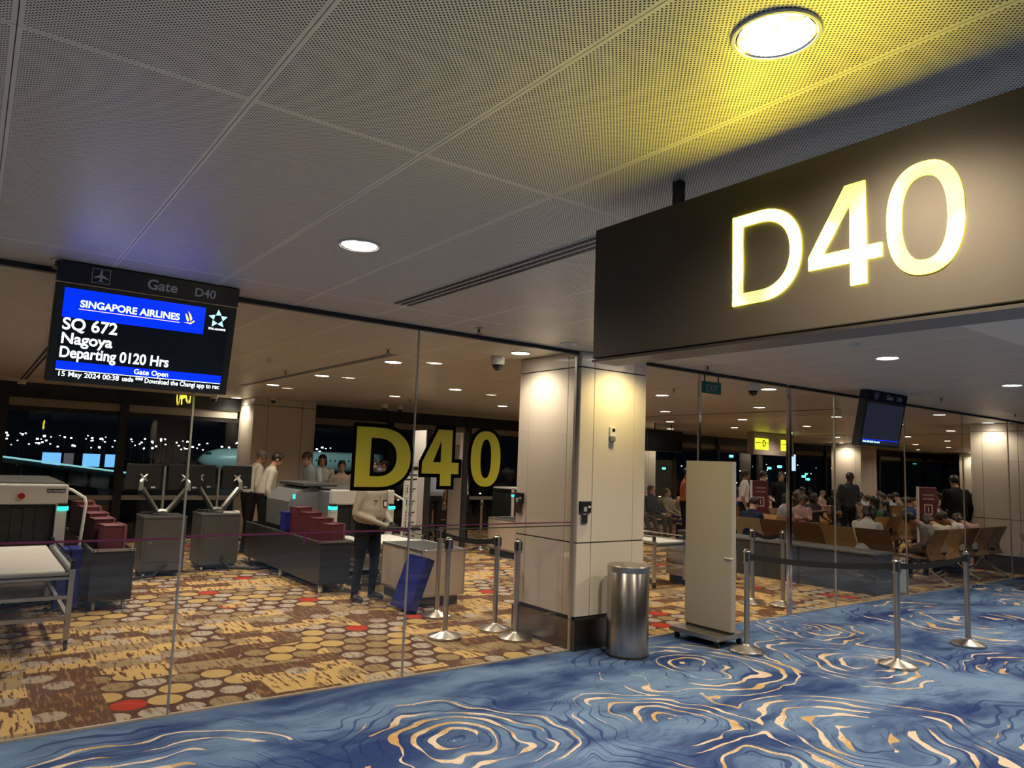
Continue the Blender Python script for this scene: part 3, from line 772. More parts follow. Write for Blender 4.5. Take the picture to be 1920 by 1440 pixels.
def belt(a, b, label, sag=0.03, z=0.878, h=0.052, clip=0.034):
    a = Vector((a[0],a[1],0)); b = Vector((b[0],b[1],0)); d = (b-a); Ld = d.length; u = d/Ld; nrm = Vector((-u.y,u.x,0))
    t = thing('barrier_belt', label, 'belt', (a.x,a.y,z), 0, 'black barrier belts')
    N = 18; f = MB(); rs = []
    for i in range(N+1):
        s_ = clip+0.03+(Ld-2*clip-0.06)*i/N; zz = -sag*4*(i/N)*(1-i/N)
        p = u*s_
        rs.append([p+nrm*0.0015+Vector((0,0,zz+h/2)), p+nrm*0.0015+Vector((0,0,zz-h/2)), p-nrm*0.0015+Vector((0,0,zz-h/2)), p-nrm*0.0015+Vector((0,0,zz+h/2))])
    f.rings(rs).build('strap','belt_black',t)
    rz = math.atan2(u.y,u.x)
    for s_ in (clip+0.016, Ld-clip-0.016):
        MB().box((0,0,0),(0.036,0.026,0.066),bev=0.004).build('end_clip','black',t,loc=u*s_,rot=(0,0,rz))
S = {}
for key, x, y, lab in (('a',4.24,6.97,'steel stanchion just behind the white-topped cabinet, left of the pillar'),('b',3.82,6.11,'steel stanchion nearest to the leaning blue tray'),
                       ('c',4.437,6.16,'steel stanchion left of the pillar holding the end of a black belt'),('d',4.40,5.76,'steel stanchion against the left face of the cream pillar'),
                       ('e',6.05,4.33,'steel stanchion standing in front of the display board base'),('f',8.25,5.82,'left one of two stanchions in the open doorway'),
                       ('g',8.478,5.53,'right one of two stanchions in the open doorway'),('h',6.86,3.323,'nearest steel stanchion on the blue carpet, middle of the belt line'),
                       ('i',8.385,3.35,'steel stanchion on the blue carpet at the right end of the belt line')):
    S[key] = (x, y); stanchion(x, y, lab)
belt(S['a'],S['c'],'black belt between two stanchions behind the glass letters'); belt(S['e'],S['h'],'black belt from the display board to the nearest stanchion'); belt(S['h'],S['i'],'black belt at the right between the two stanchions on blue carpet')
belt(S['f'],S['g'],'short black belt across the open doorway'); 

# ------------------------------------------------------------------ security lanes
def caster(par, x, y, z_top, r=0.045):
    c = MB().tube([(x-0.012,y,r),(x+0.012,y,r)],r,14).build('caster','trim_white',par)
    MB().span((x-0.018,y-0.012,r),(x-0.014,y+0.022,z_top)).span((x+0.014,y-0.012,r),(x+0.018,y+0.022,z_top)).span((x-0.02,y-0.02,z_top-0.012),(x+0.02,y+0.03,z_top)).build('caster_fork','aluminium',c)
def tray(par_loc, rz, lab, col='maroon', rim='maroon_rim', group='maroon trays standing on edge', size=(0.46,0.33,0.16), tilt=0.0):
    """open tub standing on its short side: the opening faces local +Y"""
    t = thing('security_tray', lab, 'tray', par_loc, rz, group)
    W_, H_, D_ = size
    t.rotation_euler = (tilt,0,rz)
    th = 0.008; m = MB()
    m.span((-W_/2+.02,-D_/2,0.02),(W_/2-.02,-D_/2+th,H_-.02))
    m.build('bottom',col,t)
    f = MB()
    for (a, b_) in (((-W_/2,0),(W_/2,th*2)),((-W_/2,H_-th*2),(W_/2,H_)),((-W_/2,0),(-W_/2+th*2,H_)),((W_/2-th*2,0),(W_/2,H_))):
        f.span((a[0],-D_/2,a[1]),(b_[0],D_/2-0.02,b_[1]))
    f.build('side_walls',col,t)
    r_ = MB()
    for (a, b_) in (((-W_/2-.01,-.0),(W_/2+.01,0.022)),((-W_/2-.01,H_-0.022),(W_/2+.01,H_+.01)),((-W_/2-.012,0),(-W_/2+.012,H_+.01)),((W_/2-.012,0),(W_/2+.012,H_+.01))):
        r_.span((a[0],D_/2-0.025,a[1]),(b_[0],D_/2,b_[1]))
    r_.build('rim',rim,t)
    return t
def cart(name, x0, x1, y0, y1, lab, ztop=0.62):
    t = thing(name, lab, 'cart', ((x0+x1)/2,(y0+y1)/2,0)); w = (x1-x0)/2; l = (y1-y0)/2
    MB().span((-w,-l,0.105),(w,-l+0.012,ztop)).build('end_panel','charcoal',t); MB().span((-w,l-0.012,0.105),(w,l,ztop)).build('end_panel','charcoal',t)
    MB().span((-w,-l+0.012,0.105),(-w+0.012,l-0.012,ztop)).build('side_panel','charcoal',t); MB().span((w-0.012,-l+0.012,0.105),(w,l-0.012,ztop)).build('side_panel','charcoal',t)
    MB().span((-w+0.012,-l+0.012,0.105),(w-0.012,l-0.012,0.13)).build('floor_panel','charcoal',t)
    MB().span((-w+0.012,-l+0.012,ztop-0.30),(w-0.012,l-0.012,ztop-0.29)).build('tray_shelf','black',t)
    MB().span((-w-0.006,-l-0.004,ztop-0.014),(-w+0.02,l,ztop+0.006)).build('rim_rail','cabinet_grey',t); MB().span((w-0.02,-l-0.004,ztop-0.014),(w+0.006,l,ztop+0.006)).build('rim_rail','cabinet_grey',t)
    e = MB().span((-w-0.006,-l-0.012,ztop-0.012),(w+0.006,-l+0.012,ztop+0.016)).build('end_bar','aluminium',t)
    for xx in (-w+0.01,-w+0.05,w-0.05,w-0.01): MB().tube([(xx,-l-0.016,ztop+0.002),(xx,-l-0.011,ztop+0.002)],0.007,8).build('bolt','black',e)
    for sx in (-1,1):
        for yy in ((-l+0.08),(0.0),(l-0.08)): caster(t, sx*(w-0.06), yy, 0.107)
    return t
cart('tray_return_cart',1.13,1.53,8.72,11.3,'dark grey wheeled tray cart at the left scanner lane')
cart('tray_return_cart',3.60,4.00,8.72,11.75,'long dark grey wheeled tray cart beside the standing officer')
ordn = ['first','second','third','fourth','fifth']
for i, (yy, xx, hh) in enumerate(((9.02,1.38,0.33),(9.45,1.33,0.33),(9.80,1.31,0.34),(10.35,1.30,0.36),(10.75,1.28,0.36))):
    tray((xx-0.04,yy,0.40+0.035*i),-PI/2+0.08,'maroon tray standing on edge in the left cart, %s from the viewer' % ordn[i],size=(0.36,0.46,0.20))
for i, (yy, xx) in enumerate(((9.02,3.86),(9.32,3.83),(9.62,3.80),(9.92,3.78))):
    tray((xx,yy,0.38+0.05*i),-PI*0.5+0.10,'maroon tray standing on edge in the cart beside the officer, %s from the viewer' % ordn[i],size=(0.30,0.44,0.20))

def scanner(name, xa, xb, y0, y1, lab, logo, top=1.265):
    """tunnel X-ray scanner, its mouth facing -Y"""
    t = thing(name, lab, 'scanner', ((xa+xb)/2,y0,0)); w = (xb-xa)/2; L = y1-y0
    MB().prism([(-w+0.02,0.08),(w-0.02,0.08),(w-0.02,top-0.03),(w-0.06,top),(-w+0.06,top),(-w+0.02,top-0.03)],'y',0.09,L).build('body','machine_grey',t)
    MB().span((-w+0.03,0.10,top-0.002),(w-0.03,L-0.03,top+0.03),bev=0.01).build('top_cover','cabinet_grey',t)
    MB().span((-w,0,top-0.20),(w,0.10,top+0.012),bev=0.02).build('front_band','machine_white',t)
    MB().span((w-0.10,0.004,0.30),(w,0.10,top-0.20)).build('front_post','machine_white',t); MB().span((-w,0.004,0.30),(-w+0.10,0.10,top-0.20)).build('front_post','machine_white',t)
    MB().span((-w,0.02,0.08),(w,0.10,0.42)).build('lower_panel','machine_white',t)
    MB().span((-w+0.10,0.085,0.50),(w-0.10,0.10,top-0.20)).build('tunnel_mouth','black',t)
    cm = MB().box((0,0,0),(0.10,0.006,top-0.72)).mesh('curtain_strip','rubber')
    n = int((2*w-0.2)/0.105)
    for i in range(n): mobj('curtain_strip',cm,t,(-w+0.16+i*0.105,0.060+0.006*(i%2),(top-0.20+0.52)/2))
    MB().span((-w+0.10,-0.02,0.43),(w-0.10,0.30,0.50)).build('conveyor_belt','rubber',t)
    for sx in (1,-1):
        MB().span((sx*w-0.085 if sx > 0 else -w-0.012,-0.010,top-0.262),(sx*w+0.012 if sx > 0 else -w+0.085,0.075,top-0.222)).build('status_light','teal_led',t)
        MB().span((sx*w-0.085 if sx > 0 else -w-0.004,-0.006,top-0.222),(sx*w+0.004 if sx > 0 else -w+0.085,0.075,top-0.190)).build('light_cap','charcoal',t)
    bt = MB().tube([(w-0.42,0.002,top-0.11),(w-0.42,-0.012,top-0.11)],0.040,20).build('button_collar','trim_white',t,True)
    MB().tube([(w-0.42,-0.010,top-0.11),(w-0.42,-0.038,top-0.11)],0.031,20).build('stop_button','red_button',bt,True)
    if logo:
        lb = MB().span((w-0.20,-0.004,top-0.075),(w-0.03,0.001,top-0.035)).build('name_plate','black',t)
        text('lettering','FILMSAFE','trim_white',lb,(w-0.195,-0.005,top-0.066),0.028,width=0.158,bold=0.0006)
        ws = MB().span((w-0.78,-0.004,top-0.17),(w-0.70,0.001,top-0.09)).build('warning_sticker','vinyl_yellow',t)
        for a in (90,210,330):
            pts = [(0.010*math.cos(math.radians(a-30)),0.010*math.sin(math.radians(a-30)))]+[(0.032*math.cos(math.radians(a+q)),0.032*math.sin(math.radians(a+q))) for q in (-30,-15,0,15,30)]+[(0.010*math.cos(math.radians(a+30)),0.010*math.sin(math.radians(a+30)))]
            me = curve_mesh([pts],0.0006); me.materials.append(MATS['black']); mobj('trefoil_blade',me,ws,(w-0.74,-0.0055,top-0.13),(PI/2,0,0))
    MB().tube([(w+0.01,0.12,top-0.04),(w+0.04,0.10,top-0.05),(w+0.16,0.02,top-0.13),(w+0.175,0.01,top-0.19),(w+0.14,0.01,0.45)],0.016,10).build('guard_rail','trim_white',t,True)
    MB().span((w-0.019,0.25,0.50),(w-0.012,L*0.8,top-0.18)).build('side_door','charcoal',t)
    lv = MB().span((w-0.011,0.35,0.80),(w-0.006,0.9,0.815)).mesh('louvre','aluminium')
    for i in range(4): mobj('louvre',lv,t,(0,0,0.07*i))
    for sx in (-1,1):
        for yy in (0.2,L-0.2): caster(t, sx*(w-0.1), yy, 0.085, 0.036)
    return t
scanner('baggage_scanner',-0.42,0.915,9.20,11.3,'pale grey baggage scanner with red stop button at the left edge',True)
s2 = scanner('baggage_scanner',4.14,5.12,9.75,11.6,'baggage scanner with teal lights behind the standing officer',False,1.205)
# sloped hood at the exit side of the second scanner
t = s2
MB().prism([(-0.90,0.66),(-0.46,0.66),(-0.46,1.22),(-0.56,1.24),(-0.76,1.17),(-0.90,1.02)],'y',0.55,1.5).build('side_hood','machine_grey',t,False)
MB().span((-0.72,0.50,1.235),(-0.2,1.5,1.285),bev=0.012).build('hood_cover','cabinet_grey',t)
MB().span((-0.84,0.542,1.06),(-0.81,0.551,1.12)).build('status_light','teal_led',t)
t = thing('storage_bin','blue plastic storage box sitting across the long tray cart','box',(3.80,10.12,0.628))
MB().span((-0.21,-0.09,0.0),(0.21,0.09,0.24),bev=0.015).build('box_body','tray_blue',t); MB().span((-0.22,-0.10,0.235),(0.22,0.10,0.265),bev=0.008).build('box_lid','tray_blue',t)

# roller tables
_rol = {}
def roller_table(x0, x1, y0, y1, z, lab, low=True, rz=0.0, n=None):
    t = thing('roller_table', lab, 'table', ((x0+x1)/2,(y0+y1)/2,0), rz); w = (x1-x0)/2; l = (y1-y0)/2
    key = round(w,3)
    if key not in _rol: _rol[key] = MB().tube([(-w+0.05,0,0),(w-0.05,0,0)],0.019,10).mesh('roller','trim_white',True)
    n = n or int((2*l-0.08)/0.058)
    MB().span((-w+0.03,-l+0.02,z-0.078),(w-0.03,l-0.02,z-0.070)).build('gap_shade_plate','black',t)  # black plate added so the gaps between rollers read dark
    for i in range(n): mobj('roller',_rol[key],t,(0,-l+0.05+i*(2*l-0.1)/(n-1),z-0.03))
    for sx in (-1,1):
        MB().span((sx*w-0.022,-l,z-0.085),(sx*w+0.022,l,z-0.005),bev=0.003).build('side_rail','aluminium',t)
        MB().span((sx*w-0.026,-l+0.01,z-0.055),(sx*w+0.026,l-0.01,z-0.040)).build('rail_groove','black',t)
        MB().tube([(sx*(w+0.002),-l+0.02,z+0.055),(sx*(w+0.002),l,z+0.055)],0.011,8).build('guide_bar','chrome',t,True)
        for yy in (-l+0.04,l-0.04): MB().span((sx*w-0.014,yy-0.02,z-0.01),(sx*w+0.018,yy+0.02,z+0.07),bev=0.004).build('guide_bracket','black',t)
        for yy in (-l+0.03,l-0.03):
            MB().span((sx*w-0.02,yy-0.02,0.085),(sx*w+0.02,yy+0.02,z-0.08)).build('leg','aluminium',t)
            c = MB().tube([(sx*w-0.012,yy,0.034),(sx*w+0.012,yy,0.034)],0.034,12).build('caster','rubber',t); MB().span((sx*w-0.016,yy-0.014,0.034),(sx*w+0.016,yy+0.018,0.086)).build('caster_fork','black',c)
        if low: MB().span((sx*w-0.016,-l+0.04,0.25),(sx*w+0.016,l-0.04,0.285)).build('lower_rail','aluminium',t)
    for yy in (-l+0.03,l-0.03):
        MB().span((-w,yy-0.018,z-0.085),(w,yy+0.018,z-0.03)).build('end_rail','aluminium',t)
        MB().span((-w,yy-0.020,z-0.062),(w,yy+0.020,z-0.050)).build('rail_groove','black',t)
        if low: MB().span((-w,yy-0.016,0.25),(w,yy+0.016,0.285)).build('lower_rail','aluminium',t); MB().span((-w,yy-0.014,0.42),(w,yy+0.014,0.45)).build('lower_rail','aluminium',t)
    return t
roller_table(-0.35,0.80,7.18,9.12,0.665,'aluminium roller table with white rollers in front of the left scanner')
roller_table(4.16,5.08,8.72,9.70,0.60,'short roller table in front of the second scanner behind the officer')
roller_table(7.9,8.55,7.15,8.6,0.655,'white roller table seen between the pillar and the display board')
# blue bins under the left lane
for i, xx in enumerate((0.91,1.03)):
    t = thing('storage_bin','small blue bin low beside the left roller table, %s of two' % ('left','right')[i],'box',(xx-0.02,9.0+0.0*i,0.0),0,'small blue bins')
    MB().span((-0.05,-0.14,0.03),(0.05,0.14,0.62),bev=0.01).build('box_body','tray_blue',t); MB().span((-0.055,-0.15,0.60),(0.055,0.15,0.635),bev=0.008).build('box_lid','tray_blue',t)
    MB().span((-0.04,-0.12,0.0),(0.04,0.12,0.03)).build('foot','black',t)

# operator consoles
def console(x, y, lab, side):
    t = thing('operator_console', lab, 'console', (x,y,0)); w, d, h = 0.265, 0.27, 0.80
    MB().span((-w,-d,0.085),(w,d,h-0.03)).build('cabinet','cabinet_grey',t)
    MB().span((-w-0.008,-d-0.008,h-0.035),(w+0.008,d+0.008,h),bev=0.006).build('top_plate','cabinet_grey',t)
    dr = MB().span((-w+0.035,-d-0.006,0.20),(w-0.03,-d+0.004,h-0.08)).build('door','cabinet_grey',t); MB().tube([(-w+0.10,-d-0.004,0.46),(-w+0.10,-d-0.012,0.46)],0.009,10).build('lock','chrome',dr)
    MB().span((-w+0.02,-d+0.02,0.05),(w-0.02,d-0.02,0.085)).build('plinth','black',t)
    for sx in (-1,1):
        for sy in (-1,1): caster(t, sx*(w-0.05), sy*(d-0.05), 0.086, 0.032)
    MB().tube([(0,0.03,h),(0,0.03,h+0.66)],0.018,10).build('mast','aluminium',t,True); MB().span((-0.09,-0.04,h),(0.09,0.10,h+0.015)).build('mast_foot','aluminium',t)
    for sx in (-1,1):
        ar = MB(); ex = sx*0.30
        ar.tube([(0,0.03,h+0.06),(sx*0.07,0.01,h+0.05),(sx*0.08,0.0,h+0.07)],0.026,8); ar.build('arm_base','aluminium',t,True)
        MB().tube([(sx*0.07,0.0,h+0.05),(ex-sx*0.02,-0.05,h+0.36)],[0.036,0.034],4).build('arm','aluminium',t)
        MB().tube([(sx*0.085,-0.03,h+0.04),(ex-sx*0.005,-0.08,h+0.34)],[0.020,0.018],4).build('arm_cover','charcoal',t)
        MB().tube([(ex,-0.05,h+0.33),(ex,-0.05,h+0.44),(sx*0.27,0.0,h+0.50)],[0.034,0.030,0.024],6).build('wrist','aluminium',t,True)
        mo = MB().span((sx*0.265-0.215,0.02,h+0.34),(sx*0.265+0.215,0.055,h+0.685),bev=0.006).build('monitor','black',t)
        for q in (45,135,225,315):
            a = math.radians(q); MB().tube([(sx*0.265,0.012,h+0.50),(sx*0.265+0.065*math.cos(a),0.016,h+0.50+0.065*math.sin(a))],[0.018,0.011],6).build('mount_arm','aluminium',mo)
        MB().span((sx*0.265+0.10,0.017,h+0.36),(sx*0.265+0.155,0.021,h+0.382)).build('sticker','trim_white',mo)
        MB().tube([(sx*0.30,0.02,h+0.40),(sx*0.33,-0.02,h+0.30),(sx*0.27,-0.03,h+0.23),(sx*0.21,-0.02,h+0.27),(sx*0.12,-0.03,h+0.08),(sx*0.05,-0.10,h+0.012),(sx*0.02,-0.20,h+0.012)],0.006,6).build('cable','rubber',t,True)
    MB().tube([(-0.02,-0.20,h+0.012),(0.02,-0.24,h+0.02),(-0.10,-0.16,h+0.012),(-0.16,-0.05,h+0.012),(0.05,-0.02,h+0.014)],0.006,6).build('cable','rubber',t,True)
    MB().span((-0.24,0.12,h),(-0.02,0.22,h+0.03),bev=0.01).build('keyboard','black',t)
    MB().tube([(0.05,-d-0.002,0.17),(0.02*side,-d-0.05,0.15),(0.12*side,-d-0.14,0.05),(0.42*side,-d-0.20,0.022),(0.75*side,-d-0.12,0.022)],0.020,8).build('floor_cable','rubber',t,True)
    return t
console(2.22,10.98,'grey operator console with two monitors on arms, nearer the left scanner',-1)
console(3.03,11.32,'grey operator console with two monitors on arms, beside the long cart',1)
t = thing('paper_sheet','sheet of white paper lying on the right operator console','paper',(3.20,11.28,0.801)); MB().span((-0.10,-0.15,0),(0.12,0.17,0.004)).build('sheet','trim_white',t); MB().span((0.05,-0.12,0.004),(0.118,-0.02,0.03),bev=0.01).build('paper_roll','trim_white',t)
# tables with aluminium edges
mat('laminate',(0.60,0.50,0.41),0.42,noise=0.03,nscale=3)
def laminate_cabinet(x0, x1, y0, y1, z, lab, keyhole=False):
    t = thing('laminate_cabinet', lab, 'cabinet', ((x0+x1)/2,(y0+y1)/2,0)); w = (x1-x0)/2; l = (y1-y0)/2; zb = 0.11
    MB().span((-w+0.02,-l+0.004,zb+.03),(w-0.02,-l+0.014,z-0.03)).build('front_panel','laminate',t); MB().span((-w+0.02,l-0.014,zb+.03),(w-0.02,l-0.004,z-0.03)).build('rear_panel','laminate',t)
    MB().span((-w+0.004,-l+0.02,zb+.03),(-w+0.014,l-0.02,z-0.03)).build('side_panel','laminate',t); MB().span((w-0.014,-l+0.02,zb+.03),(w-0.004,l-0.02,z-0.03)).build('side_panel','laminate',t)
    for sx in (-1,1):
        for sy in (-1,1): MB().span((sx*w-0.018 if sx > 0 else -w,sy*l-0.018 if sy > 0 else -l,zb),(w if sx > 0 else -w+0.018,l if sy > 0 else -l+0.018,z-0.03),bev=0.003).build('corner_post','aluminium',t)
        MB().span((sx*w-0.02 if sx > 0 else -w,-l,z-0.034),(w if sx > 0 else -w+0.02,l,z),bev=0.006).build('top_edge','aluminium',t)
        MB().span((sx*w-0.016 if sx > 0 else -w,-l+.018,zb),(w if sx > 0 else -w+0.016,l-.018,zb+0.03)).build('bottom_edge','aluminium',t)
    for sy in (-1,1):
        MB().span((-w,sy*l-0.02 if sy > 0 else -l,z-0.034),(w,l if sy > 0 else -l+0.02,z),bev=0.006).build('top_edge','aluminium',t)
        MB().span((-w+.018,sy*l-0.016 if sy > 0 else -l,zb),(w-.018,l if sy > 0 else -l+0.016,zb+0.03)).build('bottom_edge','aluminium',t)
    MB().span((-w+0.02,-l+0.02,z-0.02),(w-0.02,l-0.02,z-0.006)).build('worktop','charcoal',t)
    MB().span((-w+0.03,-l+0.05,0),(w-0.06,l-0.05,zb)).build('plinth','black',t)
    if keyhole: MB().tube([(-w+0.10,-l+0.003,z-0.09),(-w+0.10,-l-0.003,z-0.09)],0.010,10).build('keyhole','black',t)
    return t
laminate_cabinet(4.30,4.90,7.45,8.45,0.645,'cream laminate cabinet with aluminium edges and dark top, left of the stanchions')
laminate_cabinet(7.86,8.5,10.35,11.25,0.67,'cream laminate cabinet with a keyhole farther back, left of the pillar',True)
laminate_cabinet(8.62,9.4,6.9,7.6,0.50,'low laminate cabinet between the pillar and the display board')
# blue tray leaning on the cabinet
t = thing('tray_leaning','dark blue plastic tray leaning against the cream cabinet','tray',(4.05,7.38,0.008)); t.rotation_euler = (0,0,math.radians(-90))
def leaning():
    W_, H_, D_ = 0.44, 0.60, 0.10
    R_ = Matrix.Rotation(math.radians(20),4,'X')
    ob = [MB().span((-W_/2+.02,-D_/2,0.02),(W_/2-.02,-D_/2+.008,H_-.02)).build('bottom','tray_blue',t)]
    f = MB()
    for (a, b_) in (((-W_/2,0),(W_/2,.014)),((-W_/2,H_-.014),(W_/2,H_)),((-W_/2,0),(-W_/2+.014,H_)),((W_/2-.014,0),(W_/2,H_))): f.span((a[0],-D_/2,a[1]),(b_[0],D_/2,b_[1]))
    ob.append(f.build('side_walls','tray_blue',t))
    ob.append(MB().span((-W_/2+.05,-D_/2-.004,H_/2-.01),(W_/2-.05,-D_/2+.001,H_/2+.01)).build('moulded_rib','tray_blue',t))
    for o in ob: o.matrix_local = Matrix.Translation((0,0.0,0.01)) @ Matrix.Rotation(math.radians(-20),4,'X')
leaning()
# pictogram board
mat('board_white',(0.66,0.64,0.62),0.5)
t = thing('notice_board','leaning white notice board with black pictograms beside the detector arch','notice',(5.82,10.55,0),math.radians(35))
bd = MB().span((-0.24,-0.01,0.55),(0.24,0.01,1.62)).build('board','board_white',t)
MB().tube([(0,0.01,0.60),(0,0.30,0.02)],0.014,8).build('prop','aluminium',t); MB().span((-0.20,-0.02,0.0),(-0.16,0.02,0.56)).build('leg','aluminium',t); MB().span((0.16,-0.02,0.0),(0.20,0.02,0.56)).build('leg','aluminium',t)
MB().span((-0.22,-0.012,1.50),(0.22,-0.009,1.56)).build('title_bar','black',bd)
for z_, s_ in ((1.41,'please remove all items'),(1.34,'from your pockets')): MB().span((-0.20,-0.012,z_),(0.20,-0.009,z_+0.026)).build('text_line','black',bd)
for i, z_ in enumerate((1.18,0.98,0.80,0.64)):
    MB().span((-0.21,-0.012,z_-0.06),(-0.09,-0.0095,z_+0.08)).build('pictogram_frame','black',bd); MB().span((-0.204,-0.014,z_-0.054),(-0.096,-0.0115,z_+0.074)).build('pictogram_field','board_white',bd)
    MB().ell((-0.15,-0.0145,z_+0.035),(0.022,0.002,0.022)).box((-0.15,-0.0145,z_-0.015),(0.03,0.003,0.05)).build('pictogram','black',bd)
    MB().span((-0.06,-0.012,z_+0.01),(0.16,-0.009,z_+0.030)).build('text_line','black',bd); MB().span((-0.06,-0.012,z_-0.03),(0.08,-0.009,z_-0.012)).build('text_line','black',bd)
# detector arch
t = thing('detector_arch','white walk-through metal detector arch behind the yellow digit 4','detector',(6.94,11.53,0))
for nm, xx in (('side_panel',-0.39),('side_panel',0.39)):
    p = MB().span((xx-0.05,-0.24,0.04),(xx+0.05,0.24,2.20),bev=0.01).build(nm,'machine_white',t); MB().span((xx-0.054,-0.265,0.0),(xx+0.054,-0.23,2.22)).build('edge_trim','charcoal',p); MB().span((xx-0.054,0.23,0.0),(xx+0.054,0.265,2.22)).build('edge_trim','charcoal',p)
    MB().span((xx-0.08,-0.28,0),(xx+0.08,0.28,0.045)).build('foot','charcoal',p)
hd = MB().span((-0.34,-0.12,1.98),(0.34,0.18,2.18),bev=0.01).build('header','machine_white',t); MB().span((-0.30,-0.125,2.03),(-0.23,-0.118,2.10)).build('status_light','teal_led',hd)
# dark equipment right of the arch
t = thing('control_rack','dark equipment rack with white edge post left of the pillar','rack',(9.0,11.95,0))
MB().span((-0.28,-0.3,0.05),(0.45,0.4,1.16)).build('body','charcoal',t); MB().span((-0.31,-0.33,0.0),(-0.27,-0.29,1.18)).build('edge_post','trim_white',t); MB().span((-0.31,-0.33,1.16),(0.46,0.4,1.185)).build('top_frame','trim_white',t)
MB().span((-0.312,-0.333,1.02),(-0.268,-0.287,1.06)).build('status_light','teal_led',t); MB().span((-0.312,-0.333,1.06),(-0.268,-0.287,1.10)).build('alarm_light','red_button',t)
for sx in (-0.2,0.35): MB().span((sx-0.03,-0.2,0),(sx+0.03,0.3,0.05)).build('foot','black',t)
roller_table(8.0,8.45,13.3,14.3,0.72,'roller table far back between the detector arch and the pillar',True)
tray((8.22,13.55,0.74),0.0,'maroon tray lying on the far roller table',size=(0.36,0.14,0.28),group='far trays')
mat('tape_red',(0.42,0.03,0.03),0.6)
t = thing('floor_tape','thin red tape line across the brown carpet left of the pillar','tape',(6.9,9.6,0)); MB().span((-0.85,-0.02,0),(1.1,0.02,0.003)).build('tape_strip','tape_red',t)
t = stanchion(8.05,11.75,'thin post standing right of the detector arch')
# ------------------------------------------------------------------ people
V = Vector
def cloth(name, c, rough=0.85): return mat('cloth_'+name, c, rough, spec=0.15, noise=0.10, nscale=9, bump=0.25)
for nm, c in dict(beige=(0.40,0.355,0.29),cream=(0.52,0.48,0.41),navy=(0.018,0.025,0.06),black=(0.012,0.012,0.013),grey=(0.20,0.20,0.205),white=(0.62,0.60,0.58),lightblue=(0.34,0.37,0.46),
                  tan=(0.30,0.245,0.185),olive=(0.10,0.11,0.055),rose=(0.40,0.25,0.24),orange=(0.42,0.13,0.06),blue=(0.04,0.07,0.17),denim=(0.05,0.075,0.13),maroon=(0.12,0.02,0.03),
                  paleblue=(0.40,0.46,0.50),khaki=(0.24,0.20,0.13),charcoal=(0.04,0.04,0.045),green=(0.06,0.12,0.08)).items(): cloth(nm, c)
mat('skin_a',(0.42,0.235,0.155),0.55,noise=0.06); mat('skin_b',(0.30,0.16,0.10),0.55,noise=0.06); mat('skin_c',(0.50,0.31,0.22),0.55,noise=0.06); mat('skin_d',(0.16,0.085,0.055),0.55,noise=0.06)
mat('hair_black',(0.012,0.010,0.009),0.45,noise=0.3,nscale=60,bump=0.5); mat('hair_brown',(0.045,0.025,0.015),0.45,noise=0.3,nscale=60,bump=0.5); mat('hair_grey',(0.10,0.095,0.09),0.5,noise=0.3,nscale=60,bump=0.5)
mat('shoe',(0.015,0.014,0.014),0.4); mat('glove',(0.012,0.012,0.013),0.6)
mat('eye_dark',(0.012,0.009,0.008),0.2); mat('lip',(0.26,0.10,0.085),0.5)
TAGS = ['skin','top','bottom','shoe','hand']

def pose_stand(lean=0.0, head=(0,-0.02), elbL=None, wriL=None, elbR=None, wriR=None, stance=0.10, step=0.0):
    J = dict(pel=V((0,0,0.93)), waist=V((0,-lean*0.1,1.06)), chest=V((0,-lean*0.35,1.27)), sho=V((0,-lean*0.55,1.40)), neck=V((0,-lean*0.65-0.005,1.475)), head=V((head[0],-lean*0.8+head[1],1.585)))
    for s, n in ((1,'L'),(-1,'R')):
        J['hip'+n] = V((s*0.092,0.0,0.90)); J['kne'+n] = V((s*(0.06+stance*0.5),-0.015-step*s*0.5,0.49)); J['ank'+n] = V((s*stance,0.03-step*s,0.085)); J['toe'+n] = V((s*(stance+0.03),-0.13-step*s,0.04))
        J['sh'+n] = V((s*0.182,-lean*0.5,1.385))
    J['elL'] = V(elbL) if elbL else V((0.245,0.03-lean*0.3,1.11)); J['wrL'] = V(wriL) if wriL else V((0.255,-0.06-lean*0.2,0.86))
    J['elR'] = V(elbR) if elbR else V((-0.245,0.03-lean*0.3,1.11)); J['wrR'] = V(wriR) if wriR else V((-0.255,-0.06-lean*0.2,0.86))
    return J
def pose_sit(lean=0.0, head=(0,-0.03,0), twist=0.0, wL=(0.10,-0.34,0.60), wR=(-0.10,-0.34,0.60), knee=0.12, foot=0.0, slump=0.0):
    J = dict(pel=V((0,0,0.50)), waist=V((0,-lean*0.15+0.01,0.64)), chest=V((0,-lean*0.55+0.02-slump*.3,0.85-slump*0.1)), sho=V((0,-lean*0.8+0.02-slump*.5,0.98-slump*0.18)), neck=V((0,-lean*0.95+0.01-slump*.7,1.055-slump*0.22)),
             head=V((head[0],-lean*1.05+head[1]-slump*.95,1.165-slump*0.32+head[2])))
    for s, n in ((1,'L'),(-1,'R')):
        J['hip'+n] = V((s*0.10,-0.02,0.49)); J['kne'+n] = V((s*knee,-0.44,0.51)); J['ank'+n] = V((s*knee,-0.45-foot,0.085)); J['toe'+n] = V((s*(knee+0.02),-0.62-foot,0.04))
        J['sh'+n] = J['sho'] + V((s*0.178,0,-0.015))
    for n, w in (('L',wL),('R',wR)):
        s = 1 if n == 'L' else -1
        w = V(w); sh = J['sh'+n]; mid = (sh+w)/2; J['wr'+n] = w
        J['el'+n] = mid + V((s*0.075,0.07,-0.09))
    return J

